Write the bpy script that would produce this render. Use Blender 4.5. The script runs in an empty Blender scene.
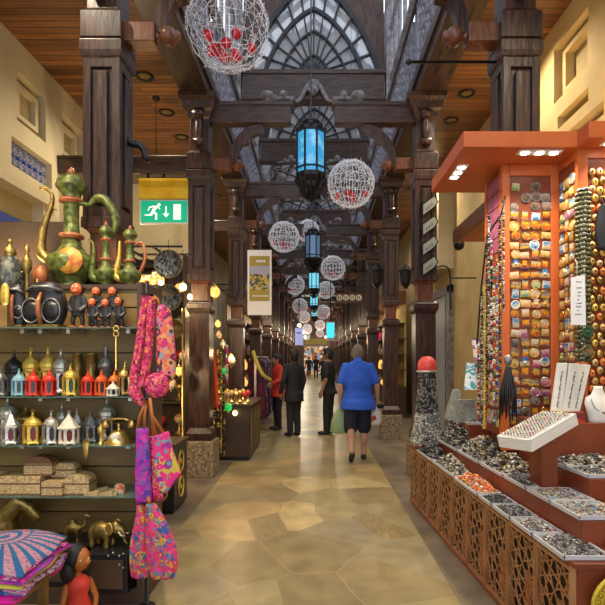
import bpy, math, random
from mathutils import Vector, Matrix
random.seed(11)
R = random.Random(5)
SC = bpy.context.scene
C = SC.collection
PI = math.pi
def wx(px, Y): return (px - 316) * Y / 500.0
def wz(py, Y): return 1.53 - (py - 358) * Y / 500.0
sin, cos = math.sin, math.cos

# ------------------------------------------------------------------ materials
def mat(name, col=(.5, .5, .5), rough=.5, metal=0, emit=None, es=0, col2=None, scale=8, stretch=(1, 1, 1),
        bump=0, bscale=None, trans=0, alpha=1, rnd=0, detail=5, coat=0, lo=.35, hi=.65):
    m = bpy.data.materials.new(name); m.use_nodes = True
    nt = m.node_tree; N = nt.nodes; L = nt.links
    b = N['Principled BSDF']
    b.inputs['Base Color'].default_value = (*col, 1)
    b.inputs['Roughness'].default_value = rough
    b.inputs['Metallic'].default_value = metal
    b.inputs['Transmission Weight'].default_value = trans
    b.inputs['Alpha'].default_value = alpha
    b.inputs['Coat Weight'].default_value = coat
    if emit:
        b.inputs['Emission Color'].default_value = (*emit, 1); b.inputs['Emission Strength'].default_value = es
    if col2 or bump:
        tc = N.new('ShaderNodeTexCoord'); mp = N.new('ShaderNodeMapping'); mp.inputs['Scale'].default_value = stretch
        L.new(tc.outputs['Object'], mp.inputs['Vector'])
        nz = N.new('ShaderNodeTexNoise'); nz.inputs['Scale'].default_value = scale; nz.inputs['Detail'].default_value = detail
        L.new(mp.outputs[0], nz.inputs['Vector'])
        if col2:
            cr = N.new('ShaderNodeValToRGB'); e = cr.color_ramp.elements
            e[0].position = lo; e[0].color = (*col, 1); e[1].position = hi; e[1].color = (*col2, 1)
            L.new(nz.outputs['Fac'], cr.inputs[0]); out = cr.outputs[0]
            if rnd:
                oi = N.new('ShaderNodeObjectInfo'); hs = N.new('ShaderNodeHueSaturation')
                mr = N.new('ShaderNodeMapRange'); mr.inputs[3].default_value = 1 - rnd; mr.inputs[4].default_value = 1 + rnd
                L.new(oi.outputs['Random'], mr.inputs[0]); L.new(mr.outputs[0], hs.inputs['Value']); L.new(out, hs.inputs['Color']); out = hs.outputs[0]
            L.new(out, b.inputs['Base Color'])
        if bump:
            bp = N.new('ShaderNodeBump'); bp.inputs['Strength'].default_value = bump; bp.inputs['Distance'].default_value = .01
            if bscale:
                n2 = N.new('ShaderNodeTexNoise'); n2.inputs['Scale'].default_value = bscale; L.new(mp.outputs[0], n2.inputs['Vector']); L.new(n2.outputs['Fac'], bp.inputs['Height'])
            else: L.new(nz.outputs['Fac'], bp.inputs['Height'])
            L.new(bp.outputs[0], b.inputs['Normal'])
    return m

def pat(name, cols, scale=30, rough=.8, stretch=(1, 1, 1), w=.0, metal=0, ring=True, bump=0):
    """printed / embroidered pattern: voronoi cells coloured from a palette with ringed motifs"""
    m = bpy.data.materials.new(name); m.use_nodes = True
    nt = m.node_tree; N = nt.nodes; L = nt.links; b = N['Principled BSDF']; b.inputs['Roughness'].default_value = rough
    b.inputs['Metallic'].default_value = metal
    tc = N.new('ShaderNodeTexCoord'); mp = N.new('ShaderNodeMapping'); mp.inputs['Scale'].default_value = stretch
    L.new(tc.outputs['Object'], mp.inputs['Vector'])
    v = N.new('ShaderNodeTexVoronoi'); v.inputs['Scale'].default_value = scale; L.new(mp.outputs[0], v.inputs['Vector'])
    s = N.new('ShaderNodeSeparateColor'); L.new(v.outputs['Color'], s.inputs[0])
    def ramp(src, cs):
        cr = N.new('ShaderNodeValToRGB'); cr.color_ramp.interpolation = 'CONSTANT'; e = cr.color_ramp.elements
        e[0].position = 0; e[0].color = (*cs[0], 1); e[1].position = 1 / len(cs); e[1].color = (*cs[1], 1)
        for i in range(2, len(cs)): q = e.new(i / len(cs)); q.color = (*cs[i], 1)
        L.new(src, cr.inputs[0]); return cr.outputs[0]
    a = ramp(s.outputs[0], cols); out = a
    if ring:
        c2 = ramp(s.outputs[1], cols[::-1])
        mt = N.new('ShaderNodeMath'); mt.operation = 'LESS_THAN'; mt.inputs[1].default_value = .36; L.new(v.outputs['Distance'], mt.inputs[0])
        mx = N.new('ShaderNodeMix'); mx.data_type = 'RGBA'; L.new(mt.outputs[0], mx.inputs[0]); L.new(a, mx.inputs[6]); L.new(c2, mx.inputs[7]); out = mx.outputs[2]
    L.new(out, b.inputs['Base Color'])
    if bump:
        bp = N.new('ShaderNodeBump'); bp.inputs['Strength'].default_value = bump; bp.inputs['Distance'].default_value = .01
        L.new(v.outputs['Distance'], bp.inputs['Height']); L.new(bp.outputs[0], b.inputs['Normal'])
    return m

M = {}
M['wood'] = mat('dark_stained_wood', (.018, .009, .007), .32, col2=(.085, .037, .025), scale=6, stretch=(6, 6, .8), bump=.25, rnd=.2)
M['woodh'] = mat('dark_beam_wood', (.022, .013, .010), .34, col2=(.085, .044, .032), scale=6, stretch=(.8, 6, 6), bump=.25)
M['woody'] = mat('dark_purlin_wood', (.026, .017, .015), .32, col2=(.090, .056, .046), scale=5, stretch=(6, .6, 6), bump=.25)
M['woodred'] = mat('red_stained_wood', (.09, .028, .013), .35, col2=(.20, .070, .030), scale=8, stretch=(5, 5, 1), bump=.15)
M['woodgray'] = mat('weathered_grey_wood', (.10, .085, .085), .5, col2=(.26, .23, .235), scale=10, bump=.2)
M['fret'] = mat('grey_fretwork', (.13, .13, .155), .45, col2=(.30, .30, .36), scale=14)
M['black'] = mat('black_paint', (.012, .012, .014), .35)
M['iron'] = mat('black_iron', (.02, .02, .025), .4, metal=.6)
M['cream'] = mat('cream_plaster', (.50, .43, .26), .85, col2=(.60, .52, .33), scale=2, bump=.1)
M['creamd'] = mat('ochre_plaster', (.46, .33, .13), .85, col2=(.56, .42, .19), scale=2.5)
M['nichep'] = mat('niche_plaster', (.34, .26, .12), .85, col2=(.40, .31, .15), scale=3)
M['stone'] = mat('conglomerate_stone', (.10, .07, .045), .8, col2=(.36, .28, .18), scale=26, bump=.5)
M['orange'] = mat('orange_laminate', (.50, .105, .022), .38, col2=(.58, .135, .03), scale=3)
M['redbrown'] = mat('red_brown_laminate', (.17, .035, .014), .35, col2=(.24, .055, .02), scale=4)
M['counter'] = mat('counter_fret_wood', (.26, .11, .04), .42, col2=(.42, .20, .08), scale=7, stretch=(3, 3, 1))
M['counterback'] = mat('counter_backing', (.016, .009, .006), .6)
M['glow'] = mat('orange_backing_glow', (.55, .16, .03), .5)
M['slat'] = mat('golden_slatwall', (.19, .11, .03), .45, col2=(.27, .165, .05), scale=3, stretch=(1, 1, 4))
M['dslat'] = mat('dark_shelf_wood', (.05, .028, .016), .5, col2=(.08, .045, .024), scale=3)
M['glass'] = mat('shelf_glass', (.35, .55, .48), .08, trans=.75)
M['white'] = mat('white_enamel', (.78, .76, .72), .4)
M['card'] = mat('white_card', (.80, .79, .80), .7)
M['ink'] = mat('grey_ink', (.18, .18, .2), .8)
M['brass'] = mat('polished_brass', (.62, .40, .10), .28, metal=.9, col2=(.80, .58, .20), scale=30, bump=.3)
M['gold'] = mat('gold_paint', (.62, .40, .06), .35, metal=.6, col2=(.85, .62, .14), scale=40, bump=.4)
M['dbrass'] = mat('aged_brass', (.20, .13, .04), .4, metal=.8, col2=(.42, .30, .09), scale=30, bump=.4)
M['silver'] = mat('silver_metal', (.42, .40, .36), .32, metal=.75, col2=(.70, .67, .60), scale=40, bump=.4)
M['dsilver'] = mat('tarnished_silver', (.16, .16, .17), .4, metal=.7, col2=(.36, .35, .34), scale=40, bump=.3)
M['ivory'] = mat('ivory_enamel', (.66, .60, .46), .45, col2=(.78, .73, .60), scale=30)
M['red'] = mat('red_enamel', (.62, .03, .015), .35)
M['orangered'] = mat('orange_red_enamel', (.68, .09, .015), .35)
M['orangep'] = mat('orange_enamel', (.70, .16, .02), .35)
M['lblue'] = mat('pale_blue_enamel', (.22, .42, .50), .4)
M['darkin'] = mat('dark_lantern_glass', (.03, .02, .015), .2)
M['redin'] = mat('red_lantern_glass', (.18, .012, .01), .2)
M['greenin'] = mat('green_lantern_glass', (.02, .07, .03), .2)
M['green'] = mat('green_patina', (.045, .06, .012), .42, metal=.35, col2=(.21, .24, .06), scale=26, bump=.5)
M['ewgold'] = mat('ewer_gold_medallion', (.55, .12, .03), .4, metal=.2, col2=(.75, .42, .05), scale=22, bump=.3)
M['rust'] = mat('rust_red_enamel', (.36, .08, .03), .4, metal=.2, col2=(.5, .2, .08), scale=24)
M['monkey'] = mat('black_carved_wood', (.010, .009, .010), .38, col2=(.035, .03, .03), scale=30, bump=.5)
M['mface'] = mat('red_painted_face', (.60, .07, .03), .45, col2=(.72, .18, .05), scale=40)
M['box'] = mat('inlaid_straw_box', (.30, .18, .07), .5, col2=(.66, .50, .25), scale=60, stretch=(1, 1, 2))
M['boxd'] = mat('box_trim', (.16, .07, .03), .5)
M['skin'] = mat('skin', (.55, .30, .20), .5)
M['skind'] = mat('skin_tan', (.38, .19, .11), .5)
M['hairg'] = mat('grey_hair', (.13, .10, .075), .8, col2=(.24, .19, .15), scale=60)
M['hairb'] = mat('black_hair', (.012, .010, .010), .6)
M['blueshirt'] = mat('blue_cotton', (.020, .10, .58), .75, col2=(.026, .125, .68), scale=10, bump=.5)
M['navy'] = mat('navy_cotton', (.012, .014, .035), .8)
M['blackc'] = mat('black_cloth', (.012, .012, .015), .75)
M['jacket'] = mat('charcoal_jacket', (.011, .012, .018), .75)
M['charc'] = mat('charcoal_trousers', (.016, .018, .018), .8)
M['redj'] = mat('red_jacket', (.62, .045, .025), .7)
M['bagg'] = mat('pale_green_plastic_bag', (.30, .42, .20), .4)
M['wire'] = mat('white_wire_painted_glow', (.78, .78, .80), .35, emit=(.8, .85, 1), es=.10)  # weak emission whitens the wire, which is no lamp
M['bauble'] = mat('red_bauble', (.62, .010, .03), .15, coat=.6)
M['lanblue'] = mat('lit_blue_glass', (.05, .35, .60), .2, emit=(.03, .27, .52), es=.65, col2=(.5, .8, .95), scale=7, lo=.48, hi=.66)
M['lancyan'] = mat('lit_pale_cyan_glass', (.15, .5, .6), .2, emit=(.18, .62, .80), es=.75)
M['langrey'] = mat('unlit_glass_painted_glow', (.14, .22, .34), .15, emit=(.10, .20, .36), es=.35)  # panes of unlit lanterns given a faint glow of their own
M['bulb'] = mat('warm_bulb', (1, .9, .7), .3, emit=(1, .72, .34), es=5)
M['downl'] = mat('downlight_lens', (1, 1, 1), .3, emit=(1, .93, .80), es=9)
M['amber'] = mat('amber_mosaic_glass', (.6, .3, .08), .3, emit=(1, .42, .10), es=1.3)
M['multi'] = pat('mosaic_glass_colours', [(.6, .1, .05), (.8, .5, .1), (.1, .3, .5), (.7, .6, .3)], 60)
M['frost'] = mat('frosted_pane', (.60, .57, .54), .30, alpha=.55, col2=(.42, .44, .50), scale=2.5)
M['roofglass'] = mat('roof_glass', (.62, .68, .76), .3, alpha=.18)
M['greensign'] = mat('lit_green_sign', (.0, .30, .17), .4, emit=(.0, .42, .22), es=.55)
M['whitesign'] = mat('lit_white_symbol', (.8, .85, .8), .4, emit=(.75, .9, .8), es=.5)
M['yellowp'] = mat('yellow_acrylic', (.62, .36, .02), .12, col2=(.75, .52, .05), scale=4)
M['cyans'] = mat('lit_cyan_sign', (.02, .4, .6), .3, emit=(.02, .55, .85), es=1.3)
M['screen'] = mat('pale_blue_screen', (.35, .4, .7), .3, emit=(.4, .45, .8), es=.5)
M['mustard'] = mat('mustard_print', (.36, .27, .04), .6)
M['lav'] = mat('lavender_print', (.36, .36, .48), .6)
M['photo'] = pat('landscape_print', [(.05, .07, .1), (.5, .35, .05), (.35, .38, .45), (.1, .1, .05), (.6, .45, .1)], 26, ring=False)
M['plaque'] = mat('pale_green_plaque', (.33, .36, .27), .5)
M['yellowd'] = mat('gold_openwork', (.50, .34, .02), .4, metal=.4, col2=(.72, .52, .05), scale=60, bump=.5)
M['bluestar'] = mat('blue_window_glass', (.02, .05, .26), .15)
M['deepblue'] = mat('blue_panel', (.02, .05, .26), .5)
M['grayw'] = mat('grey_door_paint', (.34, .36, .39), .5)
M['purple'] = mat('purple_print', (.14, .01, .06), .5, col2=(.42, .14, .24), scale=70, stretch=(.3, .3, 3))
M['velvet'] = mat('white_velvet', (.66, .64, .60), .9)
M['sashp'] = pat('pink_sash_embroidery', [(.70, .03, .14), (.55, .02, .08), (.8, .10, .25), (.18, .01, .05), (.75, .3, .08), (.62, .02, .2)], 75)
M['bagp'] = pat('embroidered_pink_orange', [(.75, .14, .10), (.6, .03, .16), (.75, .35, .12), (.25, .35, .42), (.12, .03, .06), (.8, .2, .2)], 32)
M['bagpurple'] = pat('purple_print_cloth', [(.45, .02, .38), (.10, .04, .35), (.65, .05, .35), (.5, .02, .4), (.2, .1, .4), (.45, .02, .38)], 38)
M['bagpink'] = pat('pink_print_cloth', [(.78, .03, .22), (.75, .04, .25), (.78, .03, .22), (.15, .35, .35), (.6, .45, .06), (.3, .03, .3)], 27)
M['trou'] = pat('multicolour_print_cloth', [(.70, .03, .18), (.68, .08, .05), (.04, .10, .30), (.75, .05, .3), (.6, .35, .04), (.12, .22, .3), (.62, .03, .12)], 40)
M['bandana'] = pat('pink_leopard_print', [(.68, .03, .32), (.08, .02, .06), (.7, .05, .38), (.75, .35, .5)], 55)
M['ystripe'] = mat('yellow_striped_cloth', (.50, .42, .03), .85, col2=(.62, .56, .12), scale=9)
M['floral'] = pat('grey_floral_print', [(.35, .30, .34), (.12, .05, .10), (.5, .42, .44), (.45, .1, .3)], 50)
M['bluecl'] = pat('blue_print_cloth', [(.03, .08, .40), (.05, .22, .55), (.02, .04, .2), (.3, .1, .4)], 45)
M['hotpink'] = mat('hot_pink_cloth', (.85, .01, .35), .7)
M['limeg'] = mat('neon_green_cloth', (.25, .75, .02), .7)
M['orangecl'] = mat('orange_cloth', (.72, .07, .02), .8)
M['strap'] = mat('tan_leather', (.42, .13, .02), .5)
M['dress1'] = pat('dark_red_garment', [(.16, .01, .03), (.05, .01, .02), (.1, .01, .04)], 20)
M['dress2'] = pat('pale_flower_garment', [(.3, .25, .28), (.05, .03, .06), (.45, .4, .4)], 30)
M['dress3'] = mat('purple_garment', (.09, .02, .10), .8)
M['dress4'] = mat('blue_garment', (.03, .06, .14), .8)
M['mag'] = None

def magnet_mat(name, ramps, rim=False):
    m = bpy.data.materials.new(name); m.use_nodes = True
    nt = m.node_tree; N = nt.nodes; L = nt.links; b = N['Principled BSDF']; b.inputs['Roughness'].default_value = .3
    tc = N.new('ShaderNodeTexCoord'); sp = N.new('ShaderNodeSeparateXYZ'); L.new(tc.outputs['Generated'], sp.inputs[0])
    nz = N.new('ShaderNodeTexNoise'); nz.inputs['Scale'].default_value = 6; nz.inputs['Detail'].default_value = 4
    oi = N.new('ShaderNodeObjectInfo'); nz.noise_dimensions = '4D'
    ml = N.new('ShaderNodeMath'); ml.operation = 'MULTIPLY'; ml.inputs[1].default_value = 40; L.new(oi.outputs['Random'], ml.inputs[0])
    L.new(ml.outputs[0], nz.inputs['W']); L.new(tc.outputs['Generated'], nz.inputs['Vector'])
    ad = N.new('ShaderNodeMath'); ad.operation = 'MULTIPLY_ADD'; ad.inputs[1].default_value = 1.7; L.new(nz.outputs['Fac'], ad.inputs[0])
    sb = N.new('ShaderNodeMath'); sb.operation = 'SUBTRACT'; sb.inputs[1].default_value = .85; L.new(sp.outputs['Z'], sb.inputs[0]); L.new(sb.outputs[0], ad.inputs[2])
    def ramp(cs):
        cr = N.new('ShaderNodeValToRGB'); e = cr.color_ramp.elements; n = len(cs)
        cs = [tuple(.80 * q for q in c) for c in cs]; e[0].position = 0; e[0].color = (*cs[0], 1); e[1].position = 1; e[1].color = (*cs[-1], 1)
        for i in range(1, n - 1): q = e.new(i / (n - 1)); q.color = (*cs[i], 1)
        L.new(ad.outputs[0], cr.inputs[0]); return cr.outputs[0]
    out = ramp(ramps[0])
    for k, r in enumerate(ramps[1:]):
        g = N.new('ShaderNodeMath'); g.operation = 'GREATER_THAN'; g.inputs[1].default_value = (k + 1) / len(ramps); L.new(oi.outputs['Random'], g.inputs[0])
        mx = N.new('ShaderNodeMix'); mx.data_type = 'RGBA'; L.new(g.outputs[0], mx.inputs[0]); L.new(out, mx.inputs[6]); L.new(ramp(r), mx.inputs[7]); out = mx.outputs[2]
    L.new(out, b.inputs['Base Color'])
    return m
OR = [(.02, .015, .02), (.35, .04, .01), (.75, .15, .01), (.82, .40, .02), (.85, .60, .12)]
M['msun'] = magnet_mat('sunset_picture', [OR, [(.02, .03, .12), (.50, .10, .02), (.85, .40, .02), (.75, .2, .02)], [(.12, .04, .02), (.8, .42, .02), (.05, .10, .25), (.85, .55, .08)], [(.02, .06, .16), (.7, .14, .02), (.85, .5, .03), (.1, .3, .5)]])
M['mblue'] = magnet_mat('blue_sky_picture', [[(.35, .2, .06), (.7, .5, .2), (.05, .3, .6), (.02, .14, .5)], [(.02, .04, .18), (.05, .3, .55), (.7, .7, .65), (.03, .18, .5)], [(.4, .3, .1), (.8, .7, .5), (.1, .4, .65), (.03, .22, .55)]])
M['mpink'] = magnet_mat('pink_picture', [[(.25, .02, .05), (.65, .08, .2), (.85, .45, .4), (.8, .7, .6)], [(.12, .04, .1), (.45, .10, .25), (.85, .55, .45)]])
M['mdark'] = magnet_mat('dark_metal_picture', [[(.03, .02, .02), (.12, .08, .05), (.35, .28, .2)], [(.05, .04, .04), (.3, .2, .15), (.5, .45, .4)]])
M['mwhite'] = magnet_mat('pale_picture', [[(.3, .12, .05), (.6, .45, .3), (.8, .75, .65)], [(.03, .16, .07), (.4, .5, .25), (.75, .7, .5)], [(.45, .05, .03), (.75, .5, .25), (.7, .7, .7)]])
M['mgold'] = magnet_mat('gold_picture', [[(.25, .12, .03), (.7, .42, .12), (.85, .7, .4)], [(.4, .12, .03), (.8, .5, .2), (.85, .8, .65)]])

# ------------------------------------------------------------------ mesh builder
class MB:
    def __init__(s): s.v = []; s.f = []; s.mi = []; s.sm = []; s.m = 0; s.T = None
    def add(s, vs, fs, smooth=False):
        o = len(s.v)
        if s.T is not None: vs = [s.T @ Vector(p) for p in vs]
        s.v += [tuple(p) for p in vs]
        for f in fs: s.f.append([i + o for i in f]); s.mi.append(s.m); s.sm.append(smooth)
        return s
    def hexa(s, p):  # bottom 4 ccw, top 4 ccw
        return s.add(p, [(3, 2, 1, 0), (4, 5, 6, 7), (0, 1, 5, 4), (1, 2, 6, 5), (2, 3, 7, 6), (3, 0, 4, 7)])
    def box(s, x0, x1, y0, y1, z0, z1):
        return s.hexa([(x0, y0, z0), (x1, y0, z0), (x1, y1, z0), (x0, y1, z0), (x0, y0, z1), (x1, y0, z1), (x1, y1, z1), (x0, y1, z1)])
    def cbox(s, c, sz, T=None):
        x, y, z = [q / 2 for q in sz]; p = [(-x, -y, -z), (x, -y, -z), (x, y, -z), (-x, y, -z), (-x, -y, z), (x, -y, z), (x, y, z), (-x, y, z)]
        if T is not None: p = [T @ Vector(q) for q in p]
        return s.hexa([(q[0] + c[0], q[1] + c[1], q[2] + c[2]) for q in p])
    def bar(s, a, b, w, h, up=(0, 1, 0)):
        a = Vector(a); b = Vector(b); d = (b - a)
        if d.length < 1e-6: return s
        d.normalize(); u = Vector(up); r = d.cross(u)
        if r.length < 1e-4: r = d.cross(Vector((1, 0, .01)))
        r.normalize(); u = r.cross(d); r *= w / 2; u *= h / 2
        return s.hexa([a - r - u, b - r - u, b + r - u, a + r - u, a - r + u, b - r + u, b + r + u, a + r + u])
    def sq(s, prof, cx=0, cy=0, sides=4):  # square lathe: prof list (half, z)
        vs = []; fs = []
        for h, z in prof:
            for k in range(sides):
                a = 2 * PI * (k + .5) / sides; r = h / cos(PI / sides); vs.append((cx + r * cos(a), cy + r * sin(a), z))
        n = len(prof)
        for i in range(n - 1):
            for k in range(sides): k2 = (k + 1) % sides; fs.append((i * sides + k, i * sides + k2, (i + 1) * sides + k2, (i + 1) * sides + k))
        fs.append(tuple(range(sides))[::-1]); fs.append(tuple((n - 1) * sides + k for k in range(sides)))
        return s.add(vs, fs)
    def lathe(s, prof, c=(0, 0, 0), n=16, axis='z', smooth=True, ry=1):
        vs = []; fs = []
        for r, z in prof:
            for k in range(n):
                a = 2 * PI * k / n; x, y = r * cos(a), r * sin(a) * ry
                p = (x, y, z) if axis == 'z' else ((z, x, y) if axis == 'x' else (x, z, y))
                vs.append((p[0] + c[0], p[1] + c[1], p[2] + c[2]))
        m = len(prof)
        for i in range(m - 1):
            for k in range(n): k2 = (k + 1) % n; fs.append((i * n + k, i * n + k2, (i + 1) * n + k2, (i + 1) * n + k))
        s.add(vs, fs, smooth); o = len(s.v) - len(vs)
        for base in (0, (m - 1) * n): s.f.append([o + base + k for k in range(n)]); s.mi.append(s.m); s.sm.append(False)
        return s
    def ball(s, c, r, n=12, m=8, sc=(1, 1, 1)):
        vs = [(c[0], c[1], c[2] - r * sc[2])]; fs = []
        for i in range(1, m):
            t = PI * i / m
            for k in range(n):
                a = 2 * PI * k / n; vs.append((c[0] + r * sc[0] * sin(t) * cos(a), c[1] + r * sc[1] * sin(t) * sin(a), c[2] - r * sc[2] * cos(t)))
        vs.append((c[0], c[1], c[2] + r * sc[2]))
        for k in range(n):
            k2 = (k + 1) % n; fs.append((0, 1 + k2, 1 + k)); fs.append((len(vs) - 1, 1 + (m - 2) * n + k, 1 + (m - 2) * n + k2))
            for i in range(m - 2): fs.append((1 + i * n + k, 1 + i * n + k2, 1 + (i + 1) * n + k2, 1 + (i + 1) * n + k))
        return s.add(vs, fs, True)
    def loft(s, rings, n=14, smooth=True):  # rings: (center, (a,b), direction) ellipses; or lists of points
        vs = []; fs = []
        for ring in rings:
            for p in ring: vs.append(p)
        n = len(rings[0]); m = len(rings)
        for i in range(m - 1):
            for k in range(n): k2 = (k + 1) % n; fs.append((i * n + k, i * n + k2, (i + 1) * n + k2, (i + 1) * n + k))
        fs.append(tuple(range(n))[::-1]); fs.append(tuple((m - 1) * n + k for k in range(n)))
        return s.add(vs, fs, smooth)
    def ell(s, secs, n=14):  # secs: (x,y,z,a,b)
        return s.loft([[(x + a * cos(2 * PI * k / n), y + b * sin(2 * PI * k / n), z) for k in range(n)] for x, y, z, a, b in secs])
    def tube(s, pts, r, n=8, smooth=True, closed=False):
        P = [Vector(p) for p in pts]; m = len(P)
        rr = r if isinstance(r, (list, tuple)) else [r] * m
        rings = []; ref = None
        for i in range(m):
            if closed: d = P[(i + 1) % m] - P[i - 1]
            else: d = (P[min(i + 1, m - 1)] - P[max(i - 1, 0)])
            if d.length < 1e-9: d = Vector((0, 0, 1))
            d.normalize()
            if ref is None:
                ref = Vector((0, 0, 1)) if abs(d.z) < .9 else Vector((1, 0, 0))
            u = ref - d * ref.dot(d)
            if u.length < 1e-4: u = Vector((0, 1, 0)) - d * d.y
            u.normalize(); ref = u; w = d.cross(u)
            rings.append([P[i] + (u * cos(2 * PI * k / n) + w * sin(2 * PI * k / n)) * rr[i] for k in range(n)])
        if closed:
            vs = [p for q in rings for p in q]; fs = []
            for i in range(m):
                j = (i + 1) % m
                for k in range(n): k2 = (k + 1) % n; fs.append((i * n + k, i * n + k2, j * n + k2, j * n + k))
            return s.add(vs, fs, smooth)
        return s.loft(rings, smooth=smooth)
    def prism(s, poly, y0, y1, plane='xz'):
        n = len(poly)
        def P(a, b, y): return (a, y, b) if plane == 'xz' else ((y, a, b) if plane == 'yz' else (a, b, y))
        vs = [P(a, b, y0) for a, b in poly] + [P(a, b, y1) for a, b in poly]
        fs = [tuple(range(n)), tuple(range(n, 2 * n))[::-1]] + [(k, n + k, n + (k + 1) % n, (k + 1) % n) for k in range(n)]
        return s.add(vs, fs)
    def build(s, name, mats, parent=None, bevel=0, loc=None, subsurf=0, remesh=0):
        me = bpy.data.meshes.new(name); me.from_pydata(s.v, [], s.f)
        if not isinstance(mats, (list, tuple)): mats = [mats]
        for m in mats: me.materials.append(M[m] if isinstance(m, str) else m)
        me.polygons.foreach_set('material_index', s.mi); me.polygons.foreach_set('use_smooth', s.sm)
        me.update()
        o = bpy.data.objects.new(name, me); C.objects.link(o)
        if parent: o.parent = parent
        if loc: o.location = loc
        if bevel:
            b = o.modifiers.new('bevel', 'BEVEL'); b.width = bevel; b.segments = 2; b.limit_method = 'ANGLE'
        if remesh:
            r = o.modifiers.new('remesh', 'REMESH'); r.mode = 'VOXEL'; r.voxel_size = remesh; r.use_smooth_shade = True
            q = o.modifiers.new('smooth', 'SMOOTH'); q.iterations = 4; q.factor = .5
        if subsurf:
            q = o.modifiers.new('sub', 'SUBSURF'); q.levels = q.render_levels = subsurf
        return o

def tag(o, label, cat, group=None, kind=None):
    if label: o['label'] = label
    if cat: o['category'] = cat
    if group: o['group'] = group
    if kind: o['kind'] = kind
    return o
def thing(name, label, cat, loc=(0, 0, 0), rz=0, group=None):
    o = bpy.data.objects.new(name, None); C.objects.link(o); o.location = loc; o.rotation_euler = (0, 0, rz); o.empty_display_size = .1
    return tag(o, label, cat, group)
def struct(name, mb, mats, bevel=0):
    o = mb.build(name, mats, bevel=bevel); o['kind'] = 'structure'; return o
def kids(o): return KID.get(o.name, None) or [c for c in bpy.data.objects if c.parent == o]
KID = {}
def dup(root, loc=None, rz=None, label=None, group=None, scale=None, swap=None):
    def cp(o, par):
        c = o.copy(); C.objects.link(c); c.parent = par
        ks = KID.get(o.name)
        if ks is None: ks = [q for q in bpy.data.objects if q.parent == o]; KID[o.name] = ks
        for q in ks: cp(q, c)
        return c
    r = cp(root, None)
    if loc is not None: r.location = loc
    if rz is not None: r.rotation_euler[2] = rz
    if label: r['label'] = label
    if group: r['group'] = group
    if scale: r.scale = (scale,) * 3 if isinstance(scale, (int, float)) else scale
    return r
ORD = ['first', 'second', 'third', 'fourth', 'fifth', 'sixth', 'seventh', 'eighth', 'ninth', 'tenth', 'eleventh', 'twelfth', 'thirteenth', 'fourteenth',
       'fifteenth', 'sixteenth', 'seventeenth', 'eighteenth', 'nineteenth', 'twentieth', 'twenty-first', 'twenty-second', 'twenty-third', 'twenty-fourth',
       'twenty-fifth', 'twenty-sixth', 'twenty-seventh', 'twenty-eighth', 'twenty-ninth', 'thirtieth']
def light(kind, loc, e, col=(1, .85, .65), size=.05, aim=None, angle=100, blend=.6):
    l = bpy.data.lights.new('lamp', kind); l.energy = e; l.color = col
    if kind == 'SPOT': l.spot_size = math.radians(angle); l.spot_blend = blend; l.shadow_soft_size = size
    elif kind == 'AREA': l.size = size
    else: l.shadow_soft_size = size
    o = bpy.data.objects.new('lamp', l); C.objects.link(o); o.location = loc
    if aim: o.rotation_euler = (Vector(aim) - Vector(loc)).to_track_quat('-Z', 'Y').to_euler()
    return o

# ------------------------------------------------------------------ camera
cam = bpy.data.cameras.new('camera'); co = bpy.data.objects.new('camera', cam); C.objects.link(co)
co.location = (0, 0, 1.53); co.rotation_euler = (PI / 2, 0, 0)
cam.sensor_width = 36; cam.lens = 36 * 500 / 605; cam.shift_x = -13.5 / 605; cam.shift_y = 55.5 / 605; cam.clip_end = 200; cam.clip_start = .05
SC.camera = co
# ------------------------------------------------------------------ the hall
XL, XR = -1.50, 1.41            # column lines
YK = [3.6 + 2.95 * k for k in range(14)]
YC = [3.93] + YK[1:]              # the nearest pair stands a little farther back
def CX(side, k): return (-1.63 if side == 'left' else 1.56) if k == 0 else (XL if side == 'left' else XR)
YEND = 46.0
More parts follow.
